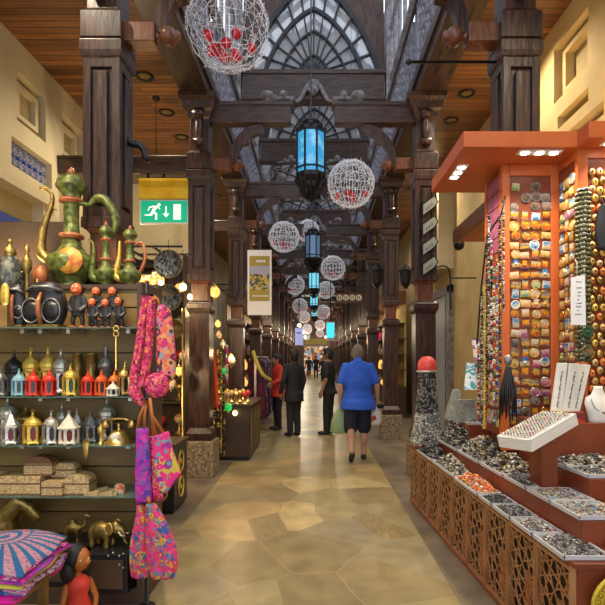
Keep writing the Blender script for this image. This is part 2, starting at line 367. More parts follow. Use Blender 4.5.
# floor
def floor_mat():
    m = bpy.data.materials.new('crazy_paving'); m.use_nodes = True; nt = m.node_tree; N = nt.nodes; L = nt.links; b = N['Principled BSDF']
    tc = N.new('ShaderNodeTexCoord'); mp = N.new('ShaderNodeMapping'); mp.inputs['Scale'].default_value = (2.5, 2.2, 1); L.new(tc.outputs['Object'], mp.inputs[0])
    wn = N.new('ShaderNodeTexNoise'); wn.inputs['Scale'].default_value = .7; wn.inputs['Detail'].default_value = 1; L.new(mp.outputs[0], wn.inputs[0])
    mxv = N.new('ShaderNodeMix'); mxv.data_type = 'VECTOR'; mxv.inputs[0].default_value = .25; L.new(mp.outputs[0], mxv.inputs[4]); L.new(wn.outputs['Color'], mxv.inputs[5])
    v = N.new('ShaderNodeTexVoronoi'); v.voronoi_dimensions = '2D'; v.inputs['Scale'].default_value = 1; L.new(mxv.outputs[1], v.inputs['Vector'])
    e = N.new('ShaderNodeTexVoronoi'); e.voronoi_dimensions = '2D'; e.feature = 'DISTANCE_TO_EDGE'; e.inputs['Scale'].default_value = 1; L.new(mxv.outputs[1], e.inputs['Vector'])
    sp = N.new('ShaderNodeSeparateColor'); L.new(v.outputs['Color'], sp.inputs[0])
    cr = N.new('ShaderNodeValToRGB'); els = cr.color_ramp.elements
    els[0].position = 0; els[0].color = (.23, .175, .085, 1); els[1].position = 1; els[1].color = (.47, .37, .17, 1)
    for p, c in ((.35, (.33, .26, .12)), (.6, (.26, .215, .125)), (.8, (.38, .27, .12))): q = els.new(p); q.color = (*c, 1)
    L.new(sp.outputs[0], cr.inputs[0])
    n = N.new('ShaderNodeTexNoise'); n.inputs['Scale'].default_value = 2.2; n.inputs['Detail'].default_value = 6; L.new(mp.outputs[0], n.inputs[0])
    ov = N.new('ShaderNodeMix'); ov.data_type = 'RGBA'; ov.blend_type = 'OVERLAY'; ov.inputs[0].default_value = .5; L.new(cr.outputs[0], ov.inputs[6]); L.new(n.outputs['Fac'], ov.inputs[7])
    # a few slabs carry brown bands
    w = N.new('ShaderNodeTexWave'); w.inputs['Scale'].default_value = 1.7; w.inputs['Distortion'].default_value = 9
    rot = N.new('ShaderNodeMapping'); L.new(mp.outputs[0], rot.inputs[0]); cx = N.new('ShaderNodeCombineXYZ'); mm = N.new('ShaderNodeMath'); mm.operation = 'MULTIPLY'; mm.inputs[1].default_value = 6.3
    L.new(sp.outputs[2], mm.inputs[0]); L.new(mm.outputs[0], cx.inputs[2]); L.new(cx.outputs[0], rot.inputs['Rotation']); L.new(rot.outputs[0], w.inputs[0])
    wr = N.new('ShaderNodeValToRGB'); wr.color_ramp.elements[0].position = .62; wr.color_ramp.elements[1].position = .9; L.new(w.outputs['Fac'], wr.inputs[0])
    g = N.new('ShaderNodeMath'); g.operation = 'GREATER_THAN'; g.inputs[1].default_value = .80; L.new(sp.outputs[1], g.inputs[0])
    fm = N.new('ShaderNodeMath'); fm.operation = 'MULTIPLY'; L.new(wr.outputs[0], fm.inputs[0]); L.new(g.outputs[0], fm.inputs[1])
    f2 = N.new('ShaderNodeMath'); f2.operation = 'MULTIPLY'; f2.inputs[1].default_value = .30; L.new(fm.outputs[0], f2.inputs[0])
    br = N.new('ShaderNodeMix'); br.data_type = 'RGBA'; L.new(f2.outputs[0], br.inputs[0]); L.new(ov.outputs[2], br.inputs[6]); br.inputs[7].default_value = (.17, .085, .035, 1)
    lt = N.new('ShaderNodeMath'); lt.operation = 'LESS_THAN'; lt.inputs[1].default_value = .009; L.new(e.outputs['Distance'], lt.inputs[0])
    gr = N.new('ShaderNodeMix'); gr.data_type = 'RGBA'; L.new(lt.outputs[0], gr.inputs[0]); L.new(br.outputs[2], gr.inputs[6]); gr.inputs[7].default_value = (.33, .25, .13, 1)
    L.new(gr.outputs[2], b.inputs['Base Color'])
    rr = N.new('ShaderNodeMapRange'); rr.inputs[3].default_value = .24; rr.inputs[4].default_value = .42; L.new(n.outputs['Fac'], rr.inputs[0]); L.new(rr.outputs[0], b.inputs['Roughness'])
    return m
M['floor'] = floor_mat()
M['border'] = mat('border_stone_and_shade', (.13, .10, .07), .45, col2=(.22, .17, .11), scale=3, bump=.1)
fl = struct('floor', MB().box(-6, 5, -4, YEND + 3, -.1, 0), 'floor')
struct('trim_1', MB().box(-3.35, -1.22, -4, YEND, 0, .003), 'border')
struct('trim_2', MB().box(.90, 2.56, -4, YEND, 0, .003), 'border')  # right border; its dark tone also paints the shadow beside the counter
# planked ceilings of the side aisles
def plank_mat():
    m = bpy.data.materials.new('ceiling_planks'); m.use_nodes = True; nt = m.node_tree; N = nt.nodes; L = nt.links; b = N['Principled BSDF']; b.inputs['Roughness'].default_value = .4
    tc = N.new('ShaderNodeTexCoord'); mp = N.new('ShaderNodeMapping'); L.new(tc.outputs['Object'], mp.inputs[0])
    br = N.new('ShaderNodeTexBrick'); br.inputs['Scale'].default_value = 1; br.inputs['Brick Width'].default_value = 1.7; br.inputs['Row Height'].default_value = .10
    br.inputs['Mortar Size'].default_value = .006; br.inputs['Color1'].default_value = (.30, .12, .035, 1); br.inputs['Color2'].default_value = (.11, .042, .015, 1); br.inputs['Mortar'].default_value = (.02, .01, .005, 1)
    br.offset = .37; L.new(mp.outputs[0], br.inputs[0])
    mp2 = N.new('ShaderNodeMapping'); mp2.inputs['Scale'].default_value = (1, 14, 1); L.new(tc.outputs['Object'], mp2.inputs[0])
    n = N.new('ShaderNodeTexNoise'); n.inputs['Scale'].default_value = 2; n.inputs['Detail'].default_value = 6; L.new(mp2.outputs[0], n.inputs[0])
    ov = N.new('ShaderNodeMix'); ov.data_type = 'RGBA'; ov.blend_type = 'OVERLAY'; ov.inputs[0].default_value = .85; L.new(br.outputs[0], ov.inputs[6]); L.new(n.outputs['Fac'], ov.inputs[7])
    L.new(ov.outputs[2], b.inputs['Base Color']); return m
M['plank'] = plank_mat()
struct('ceiling', MB().box(-3.45, -1.6, -3, YEND, 5.1, 5.16), 'plank')
struct('ceiling', MB().box(1.5, 2.66, -3, YEND, 5.1, 5.16), 'plank')
# side walls with square niches (real recesses)
def niche_wall(name, X, sgn, niches, mats):
    # sgn: direction in which the wall's thickness goes; niches (y0,y1,z0,z1,depth)
    mb = MB()
    ys = sorted({-3, YEND, *[q for n in niches for q in (n[0], n[1])]}); zs = sorted({0, 5.1, *[q for n in niches for q in (n[2], n[3])]})
    for i in range(len(ys) - 1):
        for j in range(len(zs) - 1):
            y = (ys[i] + ys[i + 1]) / 2; z = (zs[j] + zs[j + 1]) / 2; d = 0
            for n in niches:
                if n[0] < y < n[1] and n[2] < z < n[3]: d = n[4]
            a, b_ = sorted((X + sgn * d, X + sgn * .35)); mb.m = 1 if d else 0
            mb.box(a, b_, ys[i], ys[i + 1], zs[j], zs[j + 1])
    return struct(name, mb, mats)
nl = []
for k in range(8):
    y = 5.6 + k * 1.0 if k < 2 else 5.6 + k * .98
    nl.append((y, y + .6, 4.2, 4.76, .12))
nl += [(5.50, 6.34, 3.66, 3.98, .10), (4.4, 6.15, 2.3, 3.42, .14), (3.4, 4.0, 4.2, 4.76, .12), (4.5, 5.1, 4.2, 4.76, .12)]
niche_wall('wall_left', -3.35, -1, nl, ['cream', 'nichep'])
mb = MB()
for k in range(2):      # stepped frame inside the two nearest niches
    y = 5.6 + k
    for a, b_, c, d in ((y + .08, y + .52, 4.28, 4.33), (y + .08, y + .52, 4.63, 4.68), (y + .08, y + .14, 4.33, 4.63), (y + .46, y + .52, 4.33, 4.63)): mb.box(-3.47, -3.40, a, b_, c, d)
mb.box(-3.352, -3.30, 4.2, 6.4, 3.42, 3.50); mb.box(-3.352, -3.315, 4.2, 6.4, 3.50, 3.54)
struct('trim_3', mb, 'cream')
wb = MB().box(-3.46, -3.44, 5.5, 6.34, 3.66, 3.98); wb.m = 1
for k in range(7):      # star grille over blue glass
    for j in range(2):
        cy = 5.56 + .12 * k; cz = 3.74 + .16 * j
        for q in range(4):
            a = q * PI / 4; wb.bar((-3.43, cy - .075 * cos(a), cz - .075 * sin(a)), (-3.43, cy + .075 * cos(a), cz + .075 * sin(a)), .007, .02, (1, 0, 0))
        wb.tube([(-3.43, cy + .055 * cos(2 * PI * t / 10), cz + .055 * sin(2 * PI * t / 10)) for t in range(10)], .004, 4, closed=True)
struct('window_1', wb, ['bluestar', 'lav'])
struct('window_2', MB().box(-3.48, -3.45, 4.4, 6.15, 2.3, 3.14), ['deepblue'])
nr = [(4.70, 5.38, 4.26, 4.84, .16), (3.6, 4.4, 4.26, 4.84, .16), (4.70, 5.30, 3.95, 4.08, .16), (4.45, 5.1, 3.70, 3.83, .16)]
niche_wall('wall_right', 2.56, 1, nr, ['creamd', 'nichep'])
mb = MB()
for a, b_, c, d in ((4.77, 5.31, 4.32, 4.37), (4.77, 5.31, 4.73, 4.78), (4.77, 4.83, 4.37, 4.73), (5.25, 5.31, 4.37, 4.73)): mb.box(2.62, 2.715, a, b_, c, d)
struct('trim_4', mb, 'creamd')
# door in the right wall
mb = MB().box(2.50, 2.56, 9.45, 10.75, 0, 2.75); struct('door_1', mb, 'grayw', .01)
mb = MB().box(2.47, 2.56, 9.3, 9.45, 0, 2.9).box(2.47, 2.56, 10.75, 10.9, 0, 2.9).box(2.47, 2.56, 9.3, 10.9, 2.75, 2.9); mb.box(2.485, 2.50, 9.6, 9.66, 0.1, 2.7); struct('trim_5', mb, 'woodgray', .01)
# cream pilaster and partition walls
struct('wall_right', MB().box(2.28, 2.56, 9.3, 10.9, 3.2, 5.1), 'cream')
struct('wall_left', MB().box(-3.35, -1.75, 8.1, 8.25, 0, 4.35), 'cream')
struct('wall_back', MB().box(-3.4, 2.6, YEND, YEND + .2, 0, 9), 'cream')

# ---- column
def fillet(): pass
def make_column():
    t = thing('column', 'x', 'column')
    MB().sq([(.19, 0), (.195, .02), (.195, .45), (.185, .47)]).build('plinth', 'stone', t, .006)
    MB().sq([(.165, .47), (.165, .56), (.145, .60), (.13, .63), (.13, 2.10), (.15, 2.14), (.16, 2.17), (.16, 2.23), (.12, 2.27)]).build('lower_shaft', 'wood', t, .006)
    MB().sq([(.10, 2.26), (.10, 2.48), (.13, 2.52)]).build('neck', 'woodred', t)
    mb = MB().sq([(.15, 2.52), (.15, 2.60), (.11, 2.62), (.11, 3.80), (.15, 3.82), (.16, 3.86), (.16, 3.94), (.14, 3.96)])
    for sx in (-1, 1):
        for sy in (-1, 1): mb.box(sx * .11 - .03, sx * .11 + .03, sy * .11 - .03, sy * .11 + .03, 2.6, 3.82)
    for a in (2.60, 3.74): mb.sq([(.138, a), (.138, a + .08)])
    for sx, sy in ((1, 0), (-1, 0), (0, 1), (0, -1)): mb.cbox((sx * .108, sy * .108, 3.2), (.10, .10, 1.0))
    mb.build('panelled_shaft', 'wood', t, .004)
    MB().sq([(.155, 3.96), (.155, 4.16), (.13, 4.18), (.12, 4.20), (.12, 4.60), (.15, 4.63), (.16, 4.68), (.20, 4.72), (.22, 4.80), (.25, 4.84), (.25, 4.90)]).build('capital', 'wood', t, .006)
    # scroll corbels on the two aisle-ways
    for sy in (-1, 1):
        mb = MB(); pts = []
        for k in range(14):
            u = k / 13; pts.append((0, sy * (.125 + .09 * u * u + .02 * sin(u * 6)), 4.28 + .40 * u))
        mb.tube(pts, [.03 + .02 * sin(PI * k / 13) for k in range(14)], 8); mb.lathe([(.01, -.06), (.04, -.06), (.04, .06), (.01, .06)], (0, sy * .16, 4.30), 12, 'x'); mb.lathe([(.01, -.06), (.05, -.06), (.05, .06), (.01, .06)], (0, sy * .20, 4.63), 12, 'x')
        mb.build('scroll_corbel', 'wood', t)
    return t
col0 = make_column()
used = False
for side, X in (('left', XL), ('right', XR)):
    for k, y in enumerate(YC):
        X = CX(side, k)
        lab = f'dark carved wooden column on a stone plinth, {ORD[k]} from the camera in the {side} row'
        if not used: col0.location = (X, y, 0); col0['label'] = lab; col0['group'] = 'columns along the passage'; c = col0; used = True
        else: dup(col0, (X, y, 0), 0, lab)
# ---- short spur beams with turned finials at mid height
def make_spur():
    t = thing('spur_beam', 'x', 'beam')
    MB().box(.13, .38, -.075, .075, 3.98, 4.13).build('beam_end', 'woodred', t, .008)
    MB().lathe([(.03, .38), (.055, .385), (.03, .40), (.035, .415), (.068, .44), (.078, .475), (.066, .51), (.04, .53), (.045, .545), (.03, .56), (.005, .565)], (0, 0, 4.055), 16, 'x').build('finial', 'woodred', t)
    return t
spur0 = make_spur(); f = True
# ---- hammer beams with curved braces and ball finials
def make_hammer():
    t = thing('bracket_beam', 'x', 'beam')
    MB().box(.12, 1.17, -.08, .08, 4.58, 4.84).box(.12, 1.20, -.10, .10, 4.80, 4.85).build('beam', 'woodh', t, .01)
    # curved brace: arc with a cusp
    outer = []; inner = []
    for k in range(17):
        u = k / 16; a = u * PI / 2
        x = .36 + .44 * (1 - cos(a)); z = 4.08 + .50 * sin(a); outer.append((x - .0, z))
        cusp = .035 * max(0, 1 - abs(u - .55) * 9)
        inner.append((x + .075 * cos(a * .9) + .02 + cusp, z - .085 * sin(a) - .03 - cusp))
    poly_parts = MB()
    for k in range(16):
        poly_parts.prism([outer[k], outer[k + 1], inner[k + 1], inner[k]], -.045, .045)
    poly_parts.build('curved_brace', 'wood', t)
    MB().lathe([(.02, 0), (.05, .005), (.05, .02), (.03, .035), (.075, .07), (.09, .11), (.075, .15), (.03, .175), (.008, .18)], (.86, 0, 4.85), 16).build('ball_finial', 'woodgray', t)
    return t
ham0 = make_hammer()
for side, X, rz in (('left', XL, 0), ('right', XR, PI)):
    for k, y in enumerate(YC):
        X = CX(side, k)
        if k > 9: break
        l1 = f'short brown spur beam with turned round finial on the {ORD[k]} column of the {side} row'
        l2 = f'dark bracket beam with curved brace reaching inward from the {ORD[k]} column of the {side} row'
        if f: spur0.location = (X, y, 0); spur0['label'] = l1; spur0['group'] = 'finial spur beams'; ham0.location = (X, y, 0); ham0['label'] = l2; ham0['group'] = 'bracket beams'; f = False
        else: dup(spur0, (X, y, 0), rz, l1); dup(ham0, (X, y, 0), rz, l2)
# ---- long purlin beams, balustrades, clerestory
for i, (a, b_) in enumerate(((-1.72, -1.37), (1.28, 1.63))):
    inner = b_ if i == 0 else a; s = 1 if i == 0 else -1
    mb = MB().box(a, b_, -2, YEND, 4.90, 5.10); lo, hi = sorted((inner, inner + s * .035)); mb.box(lo, hi, -2, YEND, 5.02, 5.14)
    mb.box(min(inner - s * .02, inner + s * .02), max(inner - s * .02, inner + s * .02), -2, YEND, 6.04, 6.14)
    struct('trim_%d' % (6 + i), mb, 'woody')
def fret_panel(W, H, cell, bar=.016, th=.02):
    """star-and-cross fretwork in the local xz plane"""
    mb = MB(); nx = max(1, round(W / cell)); nz = max(1, round(H / cell)); cw = W / nx; ch = H / nz
    for i in range(nx):
        for j in range(nz):
            cx = (i + .5) * cw; cz = (j + .5) * ch; E = []
            for k in range(8):
                a = PI / 4 * k; r = .5 if k % 2 == 0 else .54
                E.append((cx + cw * r * cos(a), cz + ch * r * sin(a)))
            for k in range(8):
                a, b_ = E[k], E[(k + 3) % 8]; mb.bar((a[0], 0, a[1]), (b_[0], 0, b_[1]), bar, th)
                if k % 2:
                    c_ = (cx + cw * .5 * (1 if E[k][0] > cx else -1), cz + ch * .5 * (1 if E[k][1] > cz else -1)); mb.bar((a[0], 0, a[1]), (c_[0], 0, c_[1]), bar, th)
    return mb
fb = fret_panel(2.5, .82, .273, .015, .02)
fb.box(-.05, 0, -.025, .025, -.05, .88).box(2.5, 2.55, -.025, .025, -.05, .88).box(0, 2.5, -.02, .02, .82, .88).box(0, 2.5, -.02, .02, -.05, 0)
bal0 = fb.build('fretwork_balustrade', 'fret'); first = True
for side, X in (('left', -1.40), ('right', 1.31)):
    for k in range(-1, 11):
        y = 3.6 + 2.95 * k + .225
        lab = f'pale grey fretwork balustrade above the {side} beam, bay {"just behind" if k < 0 else "after"} the {ORD[max(k,0)]} column'
        if first: o = bal0; first = False
        else: o = bal0.copy(); C.objects.link(o)
        o.location = (X, y, 5.17); o.rotation_euler = (0, 0, PI / 2); tag(o, lab, 'balustrade', 'balustrades above the passage')
# clerestory walls: posts, glazing
for i, X in enumerate((-1.52, 1.43)):
    s = 1 if i == 0 else -1
    mb = MB()
    for y in [3.6 + 2.95 * k for k in range(-1, 14)]:
        mb.m = 0; mb.box(X - .11, X + .11, y - .11, y + .11, 5.1, 8.6)
        for q in range(1, 6):
            yy = y + 2.95 * q / 6; mb.box(X - .03, X + .03, yy - .025, yy + .025, 6.1, 8.6)
        for z in (6.1, 6.75, 7.7, 8.5): mb.box(X - .04, X + .04, y, y + 2.95, z, z + .07)
    mb.m = 1; mb.box(X - .006, X + .006, -6, YEND, 6.1, 8.6)
    struct('window_%d' % (3 + i), mb, ['woodgray', 'roofglass'])
mb = MB()
for y in [-5.23 + .98 * k for k in range(52)]:
    mb.m = 0
    mb.bar((-1.55, y, 8.6), (-.045, y, 9.9), .07, .10, (0, 0, 1)); mb.bar((1.46, y, 8.6), (-.045, y, 9.9), .07, .10, (0, 0, 1))
for u in (0, .33, .66, 1):
    for sx in (-1, 1): mb.bar((-.045 + sx * 1.5 * (1 - u), -6, 8.6 + 1.3 * u), (-.045 + sx * 1.5 * (1 - u), YEND, 8.6 + 1.3 * u), .06, .08, (0, 0, 1))
mb.m = 1
for sx in (-1, 1):
    a = -.045 + sx * 1.55; mb.hexa([(a, -6, 8.62), (-.045, -6, 9.94), (-.045, YEND, 9.94), (a, YEND, 8.62), (a, -6, 8.63), (-.045, -6, 9.95), (-.045, YEND, 9.95), (a, YEND, 8.63)])
struct('ceiling', mb, ['woody', 'roofglass'])
# ---- tie beams with fan windows
def arch(w, h, n=12, cx=0, z0=0):
    c = (h * h - w * w) / (2 * w); Rr = w + c; am = math.acos(c / Rr)
    r = [(cx - c + Rr * cos(am * k / n), z0 + Rr * sin(am * k / n)) for k in range(n + 1)]
    r = [(cx + (x - cx) * .62 + .38 * w * (1 - (z - z0) / h), z) for x, z in r]      # sharpened towards a lancet
    return r + [(2 * cx - x, z) for x, z in r[-2::-1]]
def make_fan():
    t = thing('fan_window', 'x', 'window'); Z = 7.05
    MB().box(-1.33, 1.33, -.12, .12, 6.53, 7.02).box(-1.36, 1.36, -.15, .15, 6.98, 7.06).box(-1.36, 1.36, -.14, .14, 6.50, 6.56).build('tie_beam', 'woodh', t, .01)
    mb = MB()
    def ring(w, h, bw, th=.07, n=12):
        p = arch(w, h, n, 0, Z)
        for k in range(len(p) - 1): mb.bar((p[k][0], 0, p[k][1]), (p[k + 1][0], 0, p[k + 1][1]), bw, th)
    ring(.93, 1.22, .06, .10); ring(.62, .80, .03); ring(.30, .34, .03); ring(1.24, 1.75, .08, .14)
    A = arch(.92, 1.2, 12, 0, Z); B = arch(.30, .34, 12, 0, Z); D = arch(1.24, 1.75, 12, 0, Z); E = arch(.62, .80, 12, 0, Z)
    for k in range(0, 25, 2):
        mb.bar((B[k][0], 0, B[k][1]), (A[k][0], 0, A[k][1]), .024, .05)
        mb.bar((A[k][0], 0, A[k][1]), (D[k][0], 0, D[k][1]), .035, .06)
    for k in range(1, 24, 2):
        mb.bar((0, 0, Z + .03), (B[k][0], 0, B[k][1]), .02, .04)
        mb.ball((E[k][0], 0, E[k][1]), .035, 8, 5)
    mb.build('tracery', 'black', t)
    p = arch(1.22, 1.72, 12, 0, Z); MB().prism(p, .03, .036).build('pane', 'frost', t)
    # spandrel: rectangle minus arch
    mb = MB(); p = arch(1.27, 1.80, 12, 0, Z); n = len(p)
    for k in range(n - 1):
        (x0, z0), (x1, z1) = p[k], p[k + 1]
        def outp(x, z):
            ex = 1.36 if x >= 0 else -1.36; u = abs(x) / 1.27
            zz = 8.62 + 1.2 * (1 - u) ; return (ex * u ** .3, max(z + .03, zz if u < .95 else Z + .0))
        mb.prism([(x0, z0), (x1, z1), outp(x1, z1), outp(x0, z0)], -.05, .05)
    mb.build('spandrel', 'wood', t)
    # carved crest at the middle of the beam
    mb = MB()
    for sx in (-1, 1):
        pts = [(sx * (.04 + .30 * u), -.19, 6.62 + .17 * cos(u * PI * 1.1) - .02) for u in [k / 10 for k in range(11)]]
        mb.tube(pts, [.05 - .02 * k / 10 for k in range(11)], 8)
        mb.ball((sx * .56, -.20, 6.55), .07); mb.ball((sx * .40, -.19, 6.47), .055); mb.ball((sx * .72, -.19, 6.50), .05)
        mb.tube([(sx * .36, -.19, 6.47), (sx * .56, -.19, 6.50), (sx * .9, -.19, 6.44)], [.03, .035, .02], 8)
    mb.lathe([(.02, 6.82), (.09, 6.80), (.10, 6.74), (.06, 6.70), (.12, 6.64), (.05, 6.56), (.01, 6.54)], (0, -.19, 0), 14)
    mb.build('carved_crest', 'woodgray', t)
    # scroll work hanging below the beam
    mb = MB()
    for sx in (-1, 1):
        for q in range(3):
            cx = sx * (1.12 - .24 * q); cz = 6.30 - .10 * (q == 0)
            mb.tube([(cx + (.03 + .09 * u) * cos(u * 8 + q), 0, cz + (.03 + .09 * u) * sin(u * 8 + q)) for u in [k / 16 for k in range(17)]], .022, 6)
    mb.build('scroll_work', 'woodgray', t)
    return t
fan0 = make_fan(); fan0.location = (-.045, YK[2], -.12)
for k in range(2, 12):
    lab = f'pointed fan window with dark tracery on a brown tie beam, {ORD[k-2]} from the camera'
    if k == 2: tag(fan0, lab, 'fan window', 'fan windows over the passage')
    else: dup(fan0, (-.045, YK[k], -.12), 0, lab)
# tie beam across the left aisle, from the second column
tb = MB().box(-3.35, -1.62, 6.47, 6.63, 3.92, 4.13).box(-3.35, -1.6, 6.45, 6.65, 4.11, 4.15).build('aisle_tie_beam', 'woodh', None, .01)
tag(tb, 'brown beam across the left aisle carrying the exit sign', 'beam')
tb = MB().box(-3.35, -1.62, 9.42, 9.58, 3.92, 4.13).build('aisle_tie_beam', 'woodh', None, .01)
tag(tb, 'brown beam across the left aisle at the third column', 'beam')
# dark scroll bracket on the first left column
pts = [(wx(a, 3.93), 3.93, wz(b_, 3.93)) for a, b_ in ((124, 129), (127, 139), (133, 144), (140, 145), (144, 150), (145, 157), (149, 162))]
tag(MB().tube(pts, [.022, .03, .032, .028, .028, .022, .012], 8).build('scroll_bracket', 'iron'), 'dark curved scroll bracket on the first left column', 'bracket')
# iron tie rod at the first right column
tag(MB().lathe([(.011, -.0), (.011, .72)], (wx(408, 3.93), 3.90, wz(62, 3.9)), 10, 'x').ball((wx(408, 3.93), 3.90, wz(62, 3.9)), .024).build('tie_rod', 'iron'), 'thin black iron rod reaching inward from the first right column', 'rod')
# recessed ceiling lights
def make_down():
    t = thing('recessed_light', 'x', 'ceiling light')
    MB().lathe([(.11, .01), (.115, -.012), (.085, -.016), (.075, .0)], (0, 0, 0), 20).build('rim', 'iron', t)
    MB().lathe([(.07, -.004), (.07, -.006)], (0, 0, 0), 16).build('lens', 'dbrass', t); return t
d0 = make_down(); first = True
for side, X, ys in (('left', -2.17, (6.33, 7.26, 8.08, 11, 14, 17)), ('right', 2.03, (6.74, 7.5, 10.5, 13.5))):
    for k, y in enumerate(ys):
        lab = f'{ORD[k]} round dark recessed light along the {side} plank ceiling'
        if first: o = d0; o.location = (X, y, 5.10); o['label'] = lab; o['group'] = 'recessed ceiling lights'; first = False
        else: dup(d0, (X, y, 5.10), 0, lab)
# thin pendant rod
t = thing('pendant', 'thin black pendant rod with small shade hanging from left plank ceiling', 'pendant', (-2.19, 6.85, 5.1))
MB().lathe([(.05, 0), (.05, -.03), (.01, -.05)], n=12).build('ceiling_rose', 'iron', t); MB().lathe([(.006, -.03), (.006, -.86)], n=6).build('rod', 'iron', t)
MB().lathe([(.02, -.84), (.05, -.88), (.10, -.93), (.10, -.95)], n=14).build('lamp_shade', 'iron', t)
# ------------------------------------------------------------------ big hanging lanterns
def make_big_lantern():
    t = thing('hanging_lantern', 'x', 'lantern')   # origin at the body's centre
    MB().lathe([(.010, .42), (.010, 5.35)], n=6).build('rod', 'iron', t)
    MB().sq([(.20, .24), (.205, .28), (.15, .33), (.12, .36), (.14, .40), (.05, .47), (.015, .50)], sides=8).build('crown', 'iron', t)
    mb = MB()
    for k in range(8):
        a = 2 * PI * (k + .5) / 8; r = .21; mb.bar((r * cos(a), r * sin(a), -.33), (r * cos(a), r * sin(a), .26), .022, .022, (cos(a), sin(a), 0))
        a2 = 2 * PI * k / 8; mb.ball((.19 * cos(a2), .19 * sin(a2), .31), .035, 8, 5, (1, 1, 1.4))
        for z in (-.33, .25, -.25):
            b0 = 2 * PI * (k + 1.5) / 8; mb.bar((r * cos(a), r * sin(a), z), (r * cos(b0), r * sin(b0), z), .02, .02, (0, 0, 1))
    mb.build('frame', 'iron', t)
    for k in range(8):
        a0 = 2 * PI * (k + .5) / 8; a1 = 2 * PI * (k + 1.5) / 8; r = .195
        MB().hexa([(r * cos(a0), r * sin(a0), -.31), (r * cos(a1), r * sin(a1), -.31), ((r - .006) * cos(a1), (r - .006) * sin(a1), -.31), ((r - .006) * cos(a0), (r - .006) * sin(a0), -.31),
                   (r * cos(a0), r * sin(a0), .24), (r * cos(a1), r * sin(a1), .24), ((r - .006) * cos(a1), (r - .006) * sin(a1), .24), ((r - .006) * cos(a0), (r - .006) * sin(a0), .24)]).build('glass_pane', 'lanblue', t)
    mb = MB().sq([(.21, -.33), (.20, -.38), (.14, -.44), (.12, -.50), (.06, -.56), (.02, -.62)], sides=8)
    for k in range(16):
        a = 2 * PI * k / 16; mb.tube([(.20 * cos(a), .20 * sin(a), -.34), (.215 * cos(a), .215 * sin(a), -.42), (.16 * cos(a), .16 * sin(a), -.50), (.13 * cos(a), .13 * sin(a), -.60), (.05 * cos(a), .05 * sin(a), -.66)], .014, 5)
    mb.ball((0, 0, -.66), .04); mb.build('filigree_cup', 'iron', t)
    return t
bl = make_big_lantern(); bl.location = (wx(311, 7.0), 7.0, wz(152, 7.0)); tag(bl, 'large lit blue octagonal lantern nearest the camera, hanging above the passage', 'lantern', 'hanging octagonal lanterns')
for k, (y, px, py, mt, w) in enumerate(((12.9, 313, 246, 'langrey', 'dim blue-grey'), (18.8, 314, 280, 'lancyan', 'pale cyan'), (24.7, 314, 299, 'lancyan', 'bright cyan'), (30.5, 314.5, 311, 'lancyan', 'small pale cyan'))):
    o = dup(bl, (wx(px, y), y, wz(py, y)), 0, f'{w} octagonal lantern, {ORD[k+1]} in the row above the passage')
    for c in [q for q in bpy.data.objects if q.parent == o and q.name.startswith('glass_pane')]:
        c.data = c.data.copy(); c.data.materials[0] = M[mt]
# ------------------------------------------------------------------ wire balls
def wire_ball(nm, r, nmer, ntw, wr, seed):
    Q = random.Random(seed); mb = MB()
    for k in range(nmer):
        a = PI * k / nmer; ph = Q.random() * 6
        pts = []
        for j in range(36):
            b = 2 * PI * j / 36; rr = 1 + .02 * sin(b * 5 + ph); pts.append((r * rr * sin(b) * cos(a), r * rr * sin(b) * sin(a), r * rr * cos(b)))
        mb.tube(pts, wr, 3, False, True)
    for j in range(1, 9):
        z = cos(PI * j / 9); q = math.sqrt(1 - z * z)
        mb.tube([(r * q * cos(2 * PI * k / 30), r * q * sin(2 * PI * k / 30), r * z + .03 * r * sin(k * 1.3 + j)) for k in range(30)], wr, 3, False, True)
    for _ in range(ntw):
        z = Q.uniform(-1, 1); a = Q.uniform(0, 2 * PI); q = math.sqrt(1 - z * z); n = Vector((q * cos(a), q * sin(a), z)); d = Vector((Q.uniform(-1, 1), Q.uniform(-1, 1), Q.uniform(-1, 1))); d -= n * d.dot(n) * .6
        d.normalize(); l = r * Q.uniform(.05, .16); p = n * r * Q.uniform(.97, 1.03)
        mb.bar(p, p + d * l, wr * 1.5, wr * 1.5)
    return mb
def make_wb(seed, r, nmer, ntw, wr, nb, bc=.0):
    t = thing('wire_ball', 'x', 'christmas ornament')
    wire_ball('wire', r, nmer, ntw, wr, seed).build('wire_cage', 'wire', t)
    MB().lathe([(.004, r), (.004, r + 4.75)], n=5).build('cable', 'iron', t)
    Q = random.Random(seed + 3)
    for k in range(nb):
        a = 2 * PI * k / nb * 1.6 + .4; q = r * (.18 + .42 * (k % 3) / 2); s = r * .13
        b = MB().ball((0, 0, 0), s, 12, 8).build('bauble', 'bauble', t); b.location = (q * cos(a), q * sin(a), -r * .72 + r * .25 * (q / r) + r * .09 * (k % 4))
    return t
wb1 = make_wb(3, .345, 13, 420, .0019, 14); wb1.location = (wx(228, 4.5), 4.5, wz(27, 4.5)); wb1.scale = (1.06,) * 3; tag(wb1, 'largest white wire christmas ball with red baubles inside, at the top left', 'christmas ornament', 'wire christmas balls')
wb2 = make_wb(8, .35, 12, 420, .0040, 9); wb2.location = (wx(351, 7.6), 7.6, wz(184, 7.6)); tag(wb2, 'white wire ball with red baubles right of the nearest blue lantern', 'christmas ornament', 'wire christmas balls')
wb3 = make_wb(21, .35, 11, 300, .0065, 7)
F = True
